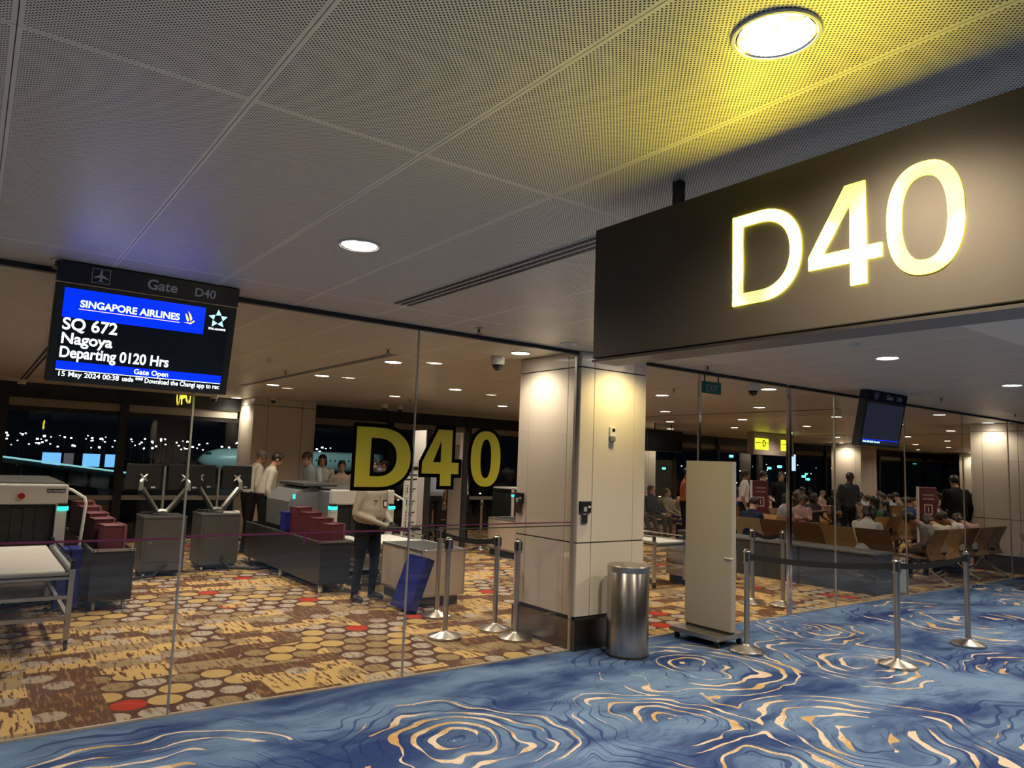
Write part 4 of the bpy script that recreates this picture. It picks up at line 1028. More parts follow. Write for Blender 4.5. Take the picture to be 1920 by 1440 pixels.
def hand_fingers(bm_mb, wr, el, s, curl=0.6):
    d = (wr-el).normalized(); up = V((0,0,1)) if abs(d.z) < 0.85 else V((0,-1,0))
    side = d.cross(up).normalized(); nrm = side.cross(d).normalized()
    palm = wr + d*0.075
    bm_mb.tube([wr-d*0.01, wr+d*0.03, palm, palm+d*0.018],[0.026,0.036,0.038,0.030],8)
    for k, (off, Lf) in enumerate(((-0.030,0.060),(-0.010,0.074),(0.011,0.070),(0.030,0.055))):
        a = palm + side*off + d*0.008
        b = a + d*Lf*0.5 - nrm*Lf*0.12*curl
        c = b + (d*(1-curl*0.6) - nrm*curl).normalized()*Lf*0.32
        e = c + (d*(1-curl) - nrm*curl*1.3).normalized()*Lf*0.26
        bm_mb.tube([a,b,c,e],[0.0095,0.009,0.008,0.006],6)
    th0 = wr + d*0.03 - side*s*0.030
    bm_mb.tube([th0, th0 - side*s*0.026 + d*0.026, th0 - side*s*0.030 + d*0.056 - nrm*0.012],[0.012,0.010,0.007],6)

def figure_mesh(name, J, long_sleeve=True, shorts=False, headrot=(0,0,0), voxel=0.018, bulk=1.0, curl=0.6, loose=0.0):
    segs = []        # (a, ra, b, rb, tag) for tagging
    m = MB()
    def limb(pts, rad, tg):
        m.tube(pts, rad, 10)
        for p, r in zip(pts, rad): m.ell(p, (r,r,r), 8, 6)
        for i in range(len(pts)-1): segs.append((pts[i],rad[i],pts[i+1],rad[i+1],tg))
    # torso
    def ringset(L):
        rs = []
        for p, rx, ry in L: rs.append([p+V((rx*bulk*math.cos(2*PI*k/16), ry*bulk*math.sin(2*PI*k/16), 0)) for k in range(16)])
        m.rings(rs)
    ringset([(J['pel']+V((0,0,-0.10)),0.10,0.08),(J['pel']+V((0,0,-0.05)),0.165,0.112),(J['pel']+V((0,0,0.03)),0.170,0.118),(J['waist'],0.152+loose,0.112+loose),((J['waist']+J['chest'])/2,0.162+loose*.7,0.118+loose*.7),(J['chest'],0.178,0.122),(J['sho']+V((0,0,-0.03)),0.180,0.105),(J['sho']+V((0,0,0.02)),0.125,0.085),(J['neck'],0.062,0.060)])
    b_ = J['pel']; segs.append((b_+V((0,0,-0.08)),0.13,b_+V((0,0,0.02)),0.13,2))
    segs.append((J['waist']+V((0,0,-0.03)),0.135,J['chest'],0.15,1)); segs.append((J['chest'],0.15,J['sho'],0.10,1)); segs.append((J['shL'],0.07,J['shR'],0.07,1))
    for n in 'LR':
        limb([J['sh'+n],(J['sh'+n]+J['el'+n])/2,J['el'+n]],[0.062*bulk,0.052*bulk,0.044],1)
        limb([J['el'+n],(J['el'+n]*0.6+J['wr'+n]*0.4),J['wr'+n]],[0.044,0.043,0.029],1 if long_sleeve else 0)
        limb([J['hip'+n],(J['hip'+n]+J['kne'+n])/2,J['kne'+n]],[0.088*bulk,0.077*bulk,0.060],2)
        limb([J['kne'+n],(J['kne'+n]*0.65+J['ank'+n]*0.35),J['ank'+n]],[0.060,0.060,0.045],0 if shorts else 2)
        limb([J['ank'+n]+V((0,0.02,-0.045)),(J['ank'+n]+J['toe'+n])/2+V((0,0,-0.005)),J['toe'+n]],[0.038,0.042,0.032],3)
        segs.append((J['wr'+n],0.03,J['wr'+n]+(J['wr'+n]-J['el'+n]).normalized()*0.09,0.035,4))
    # head
    R_ = (Matrix.Rotation(headrot[2],3,'Z') @ Matrix.Rotation(headrot[0],3,'X') @ Matrix.Rotation(headrot[1],3,'Y'))
    hc = J['head']
    H = lambda x,y,z: hc + R_ @ V((x,y,z))
    m.tube([J['neck']+V((0,0,-0.05)), J['neck'], H(0,0.012,-0.05)],[0.058,0.052,0.050],10)
    m.ell(H(0,0.012,0.025),(0.076,0.094,0.092),14,10,R_); m.ell(H(0,-0.022,-0.052),(0.056,0.062,0.056),12,8,R_); m.ell(H(0,-0.06,-0.088),(0.026,0.024,0.02),8,6,R_)
    m.tube([H(0,-0.080,0.018),H(0,-0.096,-0.022),H(0,-0.088,-0.032)],[0.010,0.015,0.013],8)
    for s in (1,-1): m.ell(H(s*0.077,0.012,-0.005),(0.012,0.020,0.030),8,6,R_)
    segs.append((H(0,0,0.03),0.09,H(0,-0.02,-0.06),0.06,0)); segs.append((J['neck']+V((0,0,0.01)),0.05,H(0,0,-0.05),0.05,0))
    me = m.mesh('tmp'); o = bpy.data.objects.new('tmp', me); COL.objects.link(o)
    md = o.modifiers.new('r','REMESH'); md.mode = 'VOXEL'; md.voxel_size = voxel
    sm = o.modifiers.new('s','SMOOTH'); sm.factor = 0.5; sm.iterations = 3
    out = eval_mesh(o); bpy.data.objects.remove(o)
    n = len(out.polygons); cen = np.empty(n*3); out.polygons.foreach_get('center', cen); cen = cen.reshape(-1,3)
    best = np.full(n, 1e9); tg = np.zeros(n, int)
    for a, ra, b, rb, t_ in segs:
        a = np.array(a); b = np.array(b); ab = b-a; tt = np.clip(((cen-a)@ab)/(ab@ab+1e-9),0,1)
        d = np.linalg.norm(cen-(a+tt[:,None]*ab),axis=1)-(ra+(rb-ra)*tt)
        k = d < best; best[k] = d[k]; tg[k] = t_
    fm = MB()
    for n_, s in (('L',1),('R',-1)): hand_fingers(fm, J['wr'+n_], J['el'+n_], s, curl)
    fme = fm.mesh('tmp2')
    bm = bmesh.new(); bm.from_mesh(out)
    for f, t_ in zip(bm.faces, tg): f.material_index = int(t_)
    k0 = len(bm.faces); bm.from_mesh(fme); bm.faces.ensure_lookup_table()
    for f in bm.faces[k0:]: f.material_index = 4
    res = bpy.data.meshes.new(name); bm.to_mesh(res); bm.free()
    for _ in range(5): res.materials.append(None)
    res.polygons.foreach_set('use_smooth',[True]*len(res.polygons))
    bpy.data.meshes.remove(out); bpy.data.meshes.remove(fme)
    return dict(body=res, hc=hc.copy(), R=R_)
_face = {}
def face_mesh():
    if 'f' in _face: return _face['f']
    m = MB()
    for s in (1,-1): m.ell((s*0.030,-0.079,0.018),(0.013,0.006,0.006),8,6)
    me = m.mesh('eyes','eye_dark',True)
    b = MB()
    for s in (1,-1): b.tube([(s*0.016,-0.084,0.034),(s*0.032,-0.083,0.040),(s*0.048,-0.073,0.034)],[0.003,0.004,0.002],6)
    me2 = b.mesh('eyebrows','hair_black',True)
    me3 = MB().ell((0,-0.080,-0.062),(0.022,0.006,0.006),10,6).mesh('mouth','lip',True)
    _face['f'] = (me, me2, me3); return _face['f']
def hair_mesh(style):
    if style in _face: return _face[style]
    m = MB(); m.ell((0,0.016,0.034),(0.083,0.100,0.094),20,14)
    lim = {'short':-0.035,'bob':-0.09,'long':-0.09,'bald':0.0,'cap':0.02}[style]
    kill = []
    for f in m.bm.faces:
        c = f.calc_center_median()
        if c.z < lim or (c.y < -0.045 and c.z < 0.062) or (abs(c.x) < 0.06 and c.y < -0.03 and c.z < 0.055) or (style == 'short' and c.z < 0.0 and c.y < 0.02): kill.append(f)
        elif style == 'bald' and c.z > 0.075: kill.append(f)
    bmesh.ops.delete(m.bm, geom=kill, context='FACES')
    if style == 'long': m.ell((0,0.062,-0.085),(0.082,0.045,0.150),14,10)
    if style == 'bob':
        for s in (1,-1): m.ell((s*0.068,0.012,-0.03),(0.024,0.055,0.075),10,8)
        m.ell((0,0.07,-0.03),(0.075,0.035,0.085),12,8)
    me = m.mesh('hair', None, True); me.materials.append(None); _face[style] = me
    return me
def person(F, loc, face_to, label, top, bottom, skin='skin_a', hair='hair_black', style='short', group=None, glove=False, scale=1.0, face=True, shoe='shoe'):
    a = math.atan2(face_to[0], -face_to[1])
    o = mobj('person', F['body'], None, loc, (0,0,a)); o.scale = (scale,)*3
    tag(o, label, 'person', group)
    for i, mn in enumerate((skin,'cloth_'+top,'cloth_'+bottom,shoe,'glove' if glove else skin)):
        o.material_slots[i].link = 'OBJECT'; o.material_slots[i].material = MATS[mn]
    M = Matrix.Translation(F['hc']) @ F['R'].to_4x4()
    h = mobj('hair', hair_mesh(style), o); h.matrix_local = M; h.material_slots[0].link = 'OBJECT'; h.material_slots[0].material = MATS[hair]
    if face:
        for me in face_mesh():
            e = mobj(me.name.split('.')[0], me, o); e.matrix_local = M
    return o
# ---- staff and passengers in the security lanes
Fo = figure_mesh('officer_hands_front', pose_stand(0.10,(0.0,-0.05),elbL=(0.255,-0.03,1.10),wriL=(0.13,-0.29,0.98),elbR=(-0.26,-0.02,1.10),wriR=(0.02,-0.33,0.95),stance=0.15), True, headrot=(0.35,0,0.2), voxel=0.014, bulk=1.2, loose=0.04)
off = person(Fo,(3.93,8.12,0),(0.35,-1.0),'security officer in beige shirt and dark trousers with black gloves','beige','black','skin_c','hair_black','bob',glove=True,scale=0.93)
for nm, p in (('name_badge',(-0.075,-0.190,1.265)),): MB().box(p,(0.06,0.006,0.014)).build(nm,'black',off)
MB().tube([(-0.055,-0.075,1.445),(-0.03,-0.115,1.405),(0.0,-0.125,1.385),(0.03,-0.115,1.405),(0.055,-0.075,1.445)],0.010,6).build('collar','cloth_beige',off,True)
MB().tube([(0,-0.165,1.38),(0,-0.193,1.27),(0,-0.193,1.12)],0.005,6).build('button_placket','cloth_tan',off,True)
bg = MB().box((0.095,-0.186,1.225),(0.07,0.006,0.09)).build('pass_holder','black',off); MB().box((0.095,-0.190,1.225),(0.05,0.003,0.06)).build('pass_card','trim_white',bg)
t = thing('hand_scanner','black hand-held wand under the gloved hands of the officer','wand',(4.02,7.79,0.852)); t.rotation_euler = (0,0,math.radians(-8))
MB().span((0.0,-0.03,0.0),(0.40,0.03,0.03),bev=0.01).build('paddle','black',t); MB().tube([(0.0,0,0.015),(-0.10,0,0.015)],0.016,10).build('handle','reader_black',t)
Fl = figure_mesh('officer_side', pose_stand(0.16,(0.0,-0.06),elbR=(-0.25,-0.02,1.10),wriR=(-0.235,-0.10,0.84),elbL=(0.25,-0.05,1.10),wriL=(0.15,-0.28,1.0),stance=0.10,step=0.06), True, headrot=(0.35,0,0), voxel=0.014, bulk=1.08, loose=0.03)
o1 = person(Fl,(4.02,12.30,0),(1.0,-0.15),'officer in cream shirt seen from the side reaching down to the tray line','cream','black','skin_a','hair_black','short')
MB().lathe([(0.190,1.0),(0.192,1.0),(0.192,1.035),(0.188,1.035)],n=24).build('belt','black',o1,True).scale = (0.98,0.72,1.0)
o2 = person(Fl,(3.95,12.85,0),(1.0,0.1),'officer in cream shirt mostly hidden behind another officer','cream','black','skin_b','hair_grey','bald',scale=1.02)
Fp = figure_mesh('passenger_upright', pose_stand(0.05,(0,-0.02),step=0.03), False, headrot=(0.12,0,0), voxel=0.016)
Fq = figure_mesh('passenger_down', pose_stand(0.22,(0,-0.05),elbL=(0.24,-0.10,1.12),wriL=(0.14,-0.34,1.0),elbR=(-0.24,-0.10,1.12),wriR=(-0.14,-0.34,1.0)), False, headrot=(0.5,0,0), voxel=0.016)
person(Fq,(5.28,13.3,0),(-0.9,-0.45),'man in grey T-shirt and glasses bending over the tray line','paleblue','navy','skin_c','hair_brown','short',scale=1.02)
person(Fp,(5.60,13.75,0),(-0.4,-1.0),'woman in white top with black hair and glasses waiting in the queue','white','denim','skin_c','hair_black','bob',scale=1.0)
person(Fp,(5.70,13.05,0),(-0.35,-1.0),'man in tan uniform shirt standing in front of the dark window','tan','navy','skin_b','hair_black','short',scale=0.94)
person(Fp,(5.95,13.6,0),(-0.6,-0.9),'passenger in rose top half hidden behind the yellow letter D','rose','black','skin_a','hair_black','short',scale=0.93)
person(Fq,(6.30,12.55,0),(-1.0,-0.1),'woman with long dark hair seen through the hole of the letter D','black','black','skin_a','hair_brown','long',scale=0.99)
person(Fp,(6.75,13.3,0),(-0.8,0.3),'passenger in dark clothes behind the woman with long hair','charcoal','black','skin_a','hair_black','short',scale=0.97)
Fb = figure_mesh('staff_back', pose_stand(0.0,(0,0),step=0.02), False, voxel=0.016, loose=0.045)
person(Fb,(7.48,12.6,0),(0.1,1.0),'staff member in light blue shirt seen from behind inside the detector arch','lightblue','black','skin_a','hair_black','short',scale=1.0)
person(Fq,(8.35,12.9,0),(-1.0,-0.1),'passenger in silver grey jacket picking up a tray right of the detector arch','paleblue','black','skin_a','hair_black','short',scale=1.0)
# ------------------------------------------------------------------ waiting hall
SEATW = 0.57
def seat_profile(t):   # back-to-front S curve in (y, z); seat faces -Y locally
    pts = [(0.215,0.86),(0.175,0.76),(0.115,0.62),(0.085,0.52),(0.075,0.45),(0.085,0.40)]
    return pts
_bench = {}
def bench_mesh(m_):
    if m_ in _bench: return _bench[m_]
    pb = [(0.250,0.87),(0.205,0.77),(0.140,0.64),(0.110,0.55),(0.125,0.46),(0.175,0.385)]
    f = MB(); th = 0.014; w = SEATW/2-0.012
    rs = [[(-w,y,z),(w,y,z),(w,y+th,z+0.002),(-w,y+th,z+0.002)] for y, z in pb]
    back = f.rings(rs).mesh('backrest', m_)
    ps = [(0.11,0.415),(-0.05,0.400),(-0.25,0.425),(-0.345,0.435),(-0.375,0.415)]
    g = MB(); rs = [[(-w,y,z),(w,y,z),(w,y,z-th),(-w,y,z-th)] for y, z in ps]
    seat = g.rings(rs).mesh('seat', m_)
    bolt = MB()
    _bench[m_] = (back, seat); return _bench[m_]
_bb = MB().lathe([(0.001,0.006),(0.010,0.006),(0.010,-0.006),(0.001,-0.006)],n=8).mesh('bolt','black')
def bench(x, y, rz, n, lab, mats=('wood_unlit','wood_lit'), group='rows of wooden seats'):
    """n seats along local +X starting at 0; seats face local -Y"""
    t = thing('seat_row', lab, 'bench', (x,y,0), rz, group)
    for i in range(n):
        b, s = bench_mesh(mats[i % len(mats)]); xo = SEATW*(i+0.5)  # alternating copies paint light reflections on every other seat
        o = mobj('backrest', b, t, (xo,0,0)); mobj('seat', s, t, (xo,0,0))
        for sx in (-0.17,0.17):
            for zz in (0.49,0.53): mobj('bolt',_bb,o,(sx,0.135,zz),(PI/2,0,0))
    MB().span((0.0,-0.10,0.335),(SEATW*n,0.02,0.395)).build('beam','dark_steel',t)
    legs = [SEATW*0.5, SEATW*(n-0.5)] + ([SEATW*n/2] if n > 4 else [])
    for lx in legs:
        MB().tube([(lx,-0.04,0.34),(lx,0.10,0.16),(lx,0.34,0.028)],[0.024,0.020,0.016],8).build('leg','chrome',t,True)
        MB().tube([(lx,-0.04,0.34),(lx,-0.16,0.16),(lx,-0.36,0.028)],[0.024,0.020,0.016],8).build('leg','chrome',t,True)
        for yy in (0.34,-0.36): MB().lathe([(0.001,0.0),(0.022,0.0),(0.022,0.014),(0.001,0.022)],c=(lx,yy,0),n=12).build('foot','rubber',t)
    return t
# rows: facing direction local -Y
bench(15.18,5.62,PI,5,'row of five wooden seats seen from behind near the right pillar')                 # faces +Y
bench(11.55,5.55,PI/2,5,'row of wooden seats seen from behind just past the low counter',('wood_unlit','wood_lit','wood_unlit','wood_unlit','wood_pale'))  # faces +X
bench(13.2,4.25,0.0,3,'seats at the right edge on the concourse carpet')
rows = [(13.3,12.9,8,0),(13.3,11.1,8,PI),(14.7,9.7,7,0),(14.7,7.75,6,PI),(19.6,12.4,9,0),(19.6,10.6,9,PI),(19.6,9.1,9,0),(19.6,7.3,9,PI),(26,12.0,9,0),(26,9.6,9,PI),(18.6,5.95,8,0),(26.4,7.2,8,PI)]
names = ['by the far window','second from the far window','in the middle of the hall','in front of the middle of the hall']
for i, (x, y, n, rz) in enumerate(rows):
    bench(x if rz == 0 else x+SEATW*n, y, rz, n, 'wooden seat row %s, %s block from the doorway' % (['at the far windows','backing onto the far window row','in the middle aisle','backing onto the middle aisle row','at the windows','behind the window row','along the centre','behind the centre row','at the very back','at the back centre','near the right pillar','last along the glass'][i], 'first' if i < 4 else 'second' if i < 8 else 'third'))

# low counter behind the glass
mat('counter_top',(0.13,0.135,0.145),0.3)
mat('counter_body',(0.045,0.050,0.058),0.45)
for i, (y0, y1) in enumerate(((5.36,6.55),(6.56,7.75),(7.76,8.95))):
    t = thing('low_counter','low dark grey counter unit behind the glass, %s from the doorway edge' % ('nearest the glass','second','third')[i] if i else 'low dark grey counter unit standing right behind the glass','counter',(10.72,(y0+y1)/2,0),0,'low counter units')
    l = (y1-y0)/2
    MB().span((-0.25,-l+0.004,0.0),(0.25,l-0.004,0.56)).build('body','counter_body',t); MB().span((-0.275,-l,0.56),(0.275,l,0.59),bev=0.004).build('top','counter_top',t)
    MB().span((-0.254,-l+0.02,0.04),(-0.249,-0.006,0.53)).build('door','counter_body',t); MB().span((-0.254,0.006,0.04),(-0.249,l-0.02,0.53)).build('door','counter_body',t)
# charging signs
def charger(x, y, rz, lab):
    t = thing('charging_sign', lab, 'sign', (x,y,0), rz)
    MB().span((-0.20,-0.03,0.02),(0.20,0.03,1.50),bev=0.012).build('panel','maroon',t); MB().span((-0.215,-0.034,0.02),(-0.195,0.034,1.505),bev=0.004).build('edge','trim_white',t)
    text('lettering','CHARGING','trim_white',t,(-0.13,-0.0315,1.33),0.05,width=0.26); text('lettering','STATION','trim_white',t,(-0.12,-0.0315,1.25),0.05,width=0.24)
    m = MB()
    for a, b in (((-0.09,0.96),(0.09,0.98)),((-0.09,1.14),(0.09,1.16)),((-0.09,0.96),(-0.07,1.16)),((0.07,0.96),(0.09,1.16)),((-0.008,1.01),(0.008,1.11))): m.span((a[0],-0.033,a[1]),(b[0],-0.0305,b[1]))
    m.build('symbol','trim_white',t); MB().span((-0.24,-0.16,0),(0.24,0.16,0.02)).build('base_plate','dark_steel',t)
charger(13.5,9.35,-0.35,'maroon charging station sign behind the man in the grey T-shirt'); charger(15.45,6.85,-0.5,'maroon charging station sign in front of the right pillar')
# wayfinding boxes and fascia
mat('way_yellow',(0.4,0.4,0.02),0.4,emit=(0.70,0.86,0.02),es=1.15)
t = thing('wayfinding_sign','cream fascia box with two lit yellow direction panels far back','sign',(17.8,12.0,2.15))
MB().span((-0.75,0.0,0.0),(1.15,0.2,0.60)).build('fascia','shade_panel',t)
a = MB().span((-0.68,-0.012,0.14),(-0.08,0.0,0.44)).build('lit_panel','way_yellow',t); MB().span((-0.68,-0.016,0.315),(-0.08,-0.0115,0.335)).build('bar','black',a); text('lettering','D','black',a,(-0.38,-0.0165,0.23),0.24,bold=0.006)
b2 = MB().span((0.52,-0.012,0.14),(0.82,0.0,0.44)).build('lit_panel','way_yellow',t); MB().span((0.52,-0.016,0.315),(0.82,-0.0115,0.335)).build('bar','black',b2)
for xx in (-0.4,0.8): MB().span((xx-0.02,0.08,0.60),(xx+0.02,0.12,0.616)).build('hanger','black',t)
t = thing('wall_screen','large switched-off black screen hanging between the pillar and the display board','screen',(13.5,12.0,2.08)); MB().span((-0.62,0,0),(0.66,0.08,0.52),bev=0.008).build('case','black',t); MB().span((-0.59,-0.004,0.03),(0.63,0.001,0.49)).build('display','black_gloss',t)
for xx in (-0.3,0.3): MB().tube([(xx,0.05,0.52),(xx,0.05,HC-2.08)],0.012,8).build('hanger','black',t)
t = thing('lit_screen','small pale blue lit screen far back right of the yellow panels','screen',(19.6,12.5,1.75)); MB().span((-0.22,0,-0.04),(0.26,0.06,0.52),bev=0.006).build('case','black',t)
mat('pale_screen',(0.1,0.12,0.15),0.3,emit=(0.42,0.55,0.75),es=0.9); MB().span((-0.19,-0.004,0),(0.23,0.001,0.48)).build('display','pale_screen',t); MB().tube([(0,0.04,-0.04),(0,0.04,-1.75)],0.02,8).build('post','dark_steel',t)
# ---- crowd
SIT = [figure_mesh('sit_%d' % i, J, sl, sh, hr, 0.022, 1.05, 0.8) for i, (J, sl, sh, hr) in enumerate((
    (pose_sit(0.05,(0,-0.06,-0.01)),False,False,(0.55,0,0)), (pose_sit(-0.05,(0.01,0.0,0)),True,False,(-0.15,0.1,0.2)), (pose_sit(0.22,(0,-0.08,-0.03),wL=(0.08,-0.42,0.62),wR=(-0.08,-0.42,0.62)),False,True,(0.7,0,0)),
    (pose_sit(0.02,(0.05,-0.02,-0.01),wL=(0.05,-0.24,0.78),wR=(-0.05,-0.27,0.80)),True,False,(0.3,0.35,-0.3)), (pose_sit(-0.12,(0,0.04,-0.02),foot=0.25,wL=(0.06,-0.20,0.62),wR=(-0.06,-0.20,0.62)),True,False,(-0.35,0,0)),
    (pose_sit(0.0,(0,-0.02,0),wL=(0.18,-0.25,0.68),wR=(-0.08,-0.30,0.88)),False,False,(0.1,0,0.5))))]
TOPS = ['black','navy','grey','white','charcoal','olive','rose','tan','blue','maroon','paleblue','green','black','cream']
BOTS = ['black','denim','khaki','charcoal','navy']
HAIR = [('hair_black','short'),('hair_black','bob'),('hair_brown','long'),('hair_grey','short'),('hair_black','long'),('hair_brown','short')]
hn = {'hair_black':'black','hair_brown':'brown','hair_grey':'grey'}
CN = dict(black='black',navy='navy',grey='grey',white='white',charcoal='charcoal',olive='olive',rose='pink',tan='tan',blue='blue',maroon='maroon',paleblue='pale blue',green='green',cream='cream')
rname = ['far window row','row backing the far windows','middle aisle row','row backing the middle aisle','second window row','row behind the second windows','centre row','row behind the centre','very back row','back centre row','row near the right pillar','last row along the glass']
ordw = ['first','second','third','fourth','fifth','sixth','seventh','eighth','ninth','tenth']
rng = random.Random(11)
for i, (x, y, n, rz) in enumerate(rows):
    for k_ in range(n):
        if rng.random() > (0.80 if i < 8 else 0.6): continue
        tp = rng.choice(TOPS); bt = rng.choice(BOTS); h, st = rng.choice(HAIR); F = rng.choice(SIT)
        px = x+SEATW*(k_+0.5); d = (0,-1) if rz == 0 else (0,1)
        person(F,(px+rng.uniform(-.03,.03), y+(0.02 if rz else -0.02)*-1, -0.055),(rng.uniform(-.25,.25),d[1]),'%s top, %s hair, seated traveller on %s seat of %s' % (CN[tp],hn[h],ordw[k_],rname[i]),tp,bt,rng.choice(['skin_a','skin_b','skin_c','skin_d']),h,st,'travellers waiting in the hall',scale=rng.uniform(0.94,1.05),face=False)
# people on the row behind the counter (sitting sideways to us) and by the right pillar
Fx = figure_mesh('sit_phone', pose_sit(0.12,(0,-0.08,-0.02),wL=(0.05,-0.36,0.72),wR=(-0.02,-0.38,0.72)), False, False, (0.65,0,0), 0.018, 1.05, 0.8)
person(Fx,(11.50,6.05,-0.055),(1,0.05),'seated person in white shirt with dark hair resting an arm over the seat back','white','black','skin_c','hair_black','bob')
person(SIT[0],(11.50,8.15,-0.055),(1,0),'seated person in navy top partly hidden by the display board edge','navy','black','skin_c','hair_black','short')
person(Fx,(12.75,8.35,-0.03),(0.9,-0.4),'seated man in grey T-shirt looking down at his phone','grey','black','skin_b','hair_black','short')
bench(12.45,8.85,-2.0,2,'pair of wooden seats under the man in the grey T-shirt',('wood_lit','wood_unlit'))
person(SIT[3],(14.0,8.72,-0.03),(-0.6,-0.9),'seated man in pale pink top with dark skin facing the glass','rose','black','skin_d','hair_black','short')
lean = [figure_mesh('sit_sleep_%d' % i, pose_sit(0.0,(0.06*s,-0.05,-0.02),slump=0.35+0.15*i,wL=(0.05,-0.30,0.62),wR=(-0.05,-0.30,0.62)), True, False, (0.8,0.3*s,0), 0.02, 1.12, 0.8) for i, s in enumerate((1,-1))]
for i, (px, tp, h, st, lb) in enumerate(((12.95,'grey','hair_black','short','traveller in grey shirt slumped asleep on the first wooden seat near the right pillar'),(13.60,'cream','hair_brown','bob','traveller in cream jacket bent forward on the wooden seats'),
                          (14.15,'white','hair_brown','short','traveller in white jacket bent forward beside the cream jacket'),(14.80,'rose','hair_brown','bob','traveller in pale pink top with reddish hair on the last wooden seat'))):
    person(lean[i % 2],(px,5.60,-0.055),(0.2*(1 if i % 2 else -1),1),lb,tp,'black','skin_a',h,st)
Fs = figure_mesh('stand_hall', pose_stand(0.08,(0,-0.03),elbL=(0.25,-0.05,1.12),wriL=(0.10,-0.25,1.05)), True, headrot=(0.3,0,0), voxel=0.018, bulk=1.12)
person(Fs,(16.0,8.80,0),(-0.4,-0.9),'standing man in dark top in front of the lit far pillar','charcoal','black','skin_d','hair_black','short',scale=1.02)
person(Fs,(15.28,6.22,0),(0.6,0.8),'standing broad man in dark top with short black hair near the right pillar','black','black','skin_a','hair_black','short',scale=1.03)
person(Fp,(12.95,10.9,0),(0.6,-0.5),'standing person in orange top left of the display board','orange','black','skin_b','hair_black','short')
person(Fp,(14.6,10.55,0),(0.5,-0.7),'standing person in white top just right of the display board edge','white','black','skin_b','hair_black','short')
person(Fs,(15.3,10.6,0),(0.7,-0.7),'standing man in blue shirt behind the charging sign','blue','black','skin_c','hair_black','short')
person(Fp,(16.1,10.55,0),(-0.7,-0.7),'standing person in black with long hair beside the man in blue','black','black','skin_c','hair_black','long')
# bags
t = thing('backpack','dark grey backpack resting on the wooden seats behind the counter','bag',(11.55,7.35,0.44)); MB().ell((0,0,0.17),(0.18,0.26,0.17),16,10).build('pouch','cloth_charcoal',t,True); MB().ell((-0.08,0.0,0.16),(0.12,0.18,0.13),12,8).build('front_pocket','cloth_grey',t,True); MB().tube([(0.0,-0.10,0.30),(0.0,0.0,0.37),(0.0,0.10,0.30)],0.012,8).build('handle','belt_black',t,True)
t = thing('duffel_bag','black duffel bag under the wooden seats near the right pillar','bag',(14.0,5.75,0)); MB().ell((0,0,0.14),(0.30,0.16,0.14),16,10).build('body','cloth_black',t,True); MB().tube([(-0.12,0,0.26),(-0.06,0,0.33),(0.06,0,0.33),(0.12,0,0.26)],0.012,8).build('handle','belt_black',t,True)
t = thing('paper_bag','pale paper bag standing behind the end of the low counter','bag',(11.25,5.45,0)); MB().prism([(-0.16,-0.10),(0.16,-0.10),(0.16,0.10),(-0.16,0.10)],'z',0.0,0.42).build('body','cloth_paleblue',t); MB().tube([(-0.06,-0.10,0.42),(-0.05,-0.10,0.50),(0.05,-0.10,0.50),(0.06,-0.10,0.42)],0.006,6).build('handle','trim_white',t)
# ------------------------------------------------------------------ outside at night
mat('apron',(0.02,0.02,0.022),0.5)
struct(MB().span((-120,YW+0.2,-4.6),(260,420,-4.5)).build('ground_apron','apron'))
mat('far_light',(1,1,1),0.5,emit=(1.0,0.97,0.90),es=6.0); mat('far_light_warm',(1,1,1),0.5,emit=(1.0,0.75,0.35),es=4.0); mat('far_light_teal',(0,1,1),0.5,emit=(0.1,1.0,0.8),es=2.5)
rl = random.Random(3)
def light_field(name, mt, lab, pts):
    m = MB()
    for (x, y, z, r) in pts: m.box((x,y,z),(r*2,r*2,r*1.6))
    o = stuff(m.build(name,mt)); tag(o, lab, 'lights')
    q = MB()
    for (x, y, z, r) in pts: q.box((x,y,(z-4.5)/2),(0.04,0.04,z+4.5-r*1.6))
    stuff(q.build('lamp_posts','black',o)); return o
# seen low over the horizon through the left windows
pts = []
for k_ in range(150):
    y = rl.uniform(150,190); a = rl.uniform(-0.02,0.42); x = a*y
    dense = rl.random(); z = 1.7 + y*(rl.choice([0.0005,0.004,0.008,0.011])+rl.uniform(-0.002,0.002))
    pts.append((x,y,z,rl.uniform(0.07,0.19)))
for k_ in range(60):
    y = rl.uniform(150,190); a = rl.uniform(0.42,1.9); pts.append((a*y,y,1.5+y*rl.uniform(-0.004,0.02),rl.uniform(0.07,0.16)))
light_field('airfield_lights','far_light','scattered white airfield lights along the dark horizon',pts)
pts = [(rl.uniform(-0.02,1.6)*60,60,rl.uniform(-2.4,0.6),rl.uniform(0.05,0.10)) for _ in range(26)]
light_field('apron_lights','far_light_warm','scattered small warm lamps low on the dark apron',pts)
pts = [(rl.uniform(0.9,2.2)*34,34,rl.uniform(0.4,3.6),rl.uniform(0.07,0.13)) for _ in range(22)]
light_field('apron_signal_lights','far_light_teal','scattered teal signal lamps outside the right windows',pts)
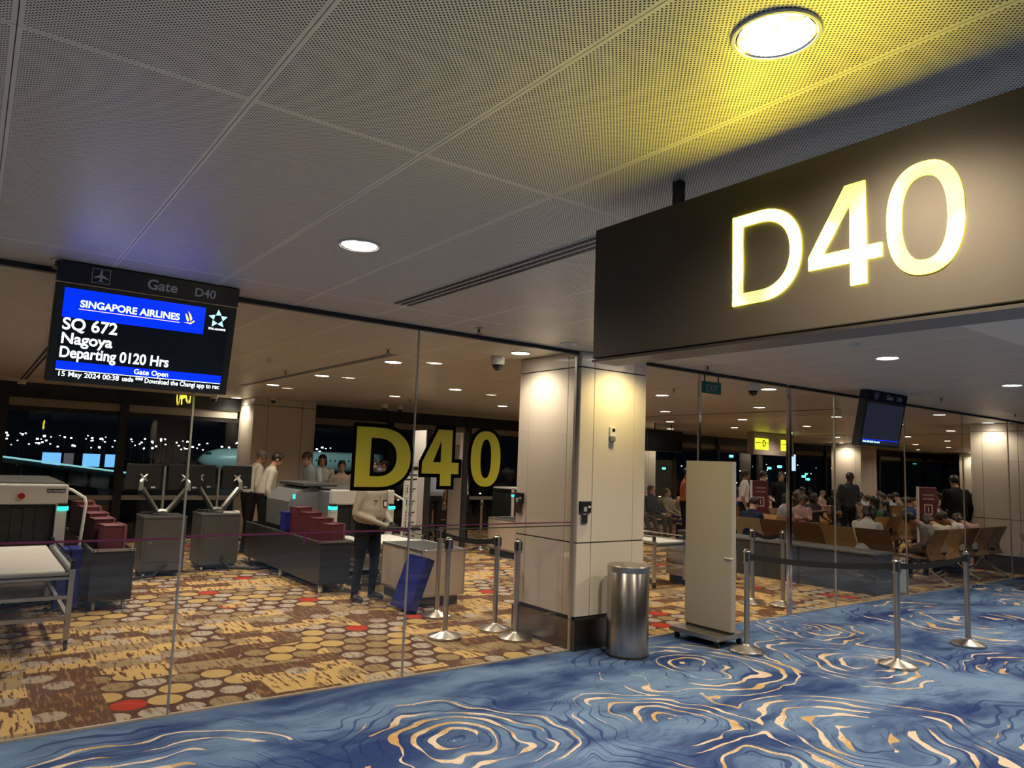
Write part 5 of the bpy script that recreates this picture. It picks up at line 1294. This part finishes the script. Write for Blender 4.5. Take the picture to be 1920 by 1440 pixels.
# glowing boxes added outside in place of screen reflections in the left window
mat('reflection_blue',(0.05,0.1,0.2),0.4,emit=(0.16,0.42,0.95),es=0.9); mat('reflection_dim',(0.04,0.03,0.03),0.4,emit=(0.12,0.10,0.12),es=0.5)
for i, (x0, x1, mt, lb) in enumerate(((2.00,2.58,'reflection_blue','pale blue glowing box standing in for a screen reflection, left of three'),(2.62,2.95,'reflection_dim','narrow dim box standing in for a screen reflection between the blue ones'),(3.18,3.74,'reflection_blue','pale blue glowing box standing in for a screen reflection, middle of the three'),(3.86,4.42,'reflection_blue','pale blue glowing box standing in for a screen reflection, right of three'))):
    t = thing('reflection_box', lb, 'reflection stand-in', (x0,29.0,0.98),0,'screen reflection stand-ins outside the left window')
    MB().span((0,0.02,0),(x1-x0,0.15,0.50)).build('case','black',t); MB().span((0.02,0,0.03),(x1-x0-0.02,0.02,0.47)).build('lit_face',mt,t)
    MB().span(((x1-x0)/2-0.05,0.05,-5.48),((x1-x0)/2+0.05,0.12,0)).build('post','black',t)
# glazed boarding bridge with a glowing handrail
mat('bridge_glow',(0.1,0.2,0.2),0.4,emit=(0.35,0.75,0.78),es=0.55); mat('bridge_wall',(0.05,0.06,0.065),0.5)
t = thing('boarding_bridge','dark boarding bridge with a pale teal light line outside the left windows','bridge',(1.7,20.0,0))
def bar(a, b, h, mt, nm, dy=0.05):
    p0, p1 = V(a), V(b)
    MB().rings([[p0+V((0,-dy,-h)),p0+V((0,dy,-h)),p0+V((0,dy,h)),p0+V((0,-dy,h))],[p1+V((0,-dy,-h)),p1+V((0,dy,-h)),p1+V((0,dy,h)),p1+V((0,-dy,h))]]).build(nm,mt,t)
bar((-3.2,0,1.66),(1.75,0,1.06),0.020,'bridge_glow','light_line'); bar((-3.2,0.05,1.58),(1.75,0.05,0.98),0.045,'bridge_wall','rail'); bar((-3.2,0.3,0.6),(1.75,0.3,0.0),0.6,'bridge_wall','side_wall',0.05)
for xx in (-2.6,-0.4,1.5): MB().span((xx-0.05,0.25,-4.5),(xx+0.05,0.4,0.2)).build('strut','bridge_wall',t)
# parked aircraft nose
mat('aircraft_white',(0.42,0.50,0.52),0.35); mat('aircraft_glass',(0.02,0.06,0.07),0.1)
t = thing('parked_aircraft','dim white fuselage and nose of a parked aircraft beyond the far windows','aircraft',(31.0,130.0,0.4))
prof = [(0.0,0.05),(0.25,0.55),(0.8,1.05),(1.8,1.55),(3.2,1.85),(6.0,1.95),(34.0,1.95),(46.0,0.5)]
rs = [[(d_, r*math.cos(2*PI*k_/24), -0.35*max(0,1-d_/4)+r*math.sin(2*PI*k_/24)) for k_ in range(24)] for d_, r in prof]
MB().rings(rs).build('fuselage','aircraft_white',t,True)
for s in (-1,1): MB().box((1.65,s*0.85,0.95),(0.7,0.55,0.42),rz=s*0.5).build('cockpit_window','aircraft_glass',t)
wm = MB().box((0,0,0),(0.28,0.06,0.40)).mesh('cabin_window','aircraft_glass')
for k_ in range(30): mobj('cabin_window',wm,t,(6.5+k_*0.9,-1.90,0.35))
for xx in (3.2,20):
    MB().tube([(xx,0,-1.7),(xx,0,-4.3)],0.12,10).build('landing_gear','dark_steel',t); MB().tube([(xx,-0.25,-4.54),(xx,0.25,-4.54)],0.36,16).build('wheel','rubber',t)
L = bpy.data.lights.new('apron_floodlight','SPOT'); L.energy = 9000; L.spot_size = math.radians(70); L.color = (0.72,1.0,0.95); L.shadow_soft_size = 0.4
lo = bpy.data.objects.new('apron_floodlight',L); COL.objects.link(lo); lo.location = (40,105,14); lo.rotation_euler = (Vector((44,130,0))-Vector((40,105,14))).to_track_quat('-Z','Y').to_euler()
for nm in NOSAMPLE:
    if nm in MATS: MATS[nm].cycles.emission_sampling = 'NONE'
bpy.context.view_layer.update()
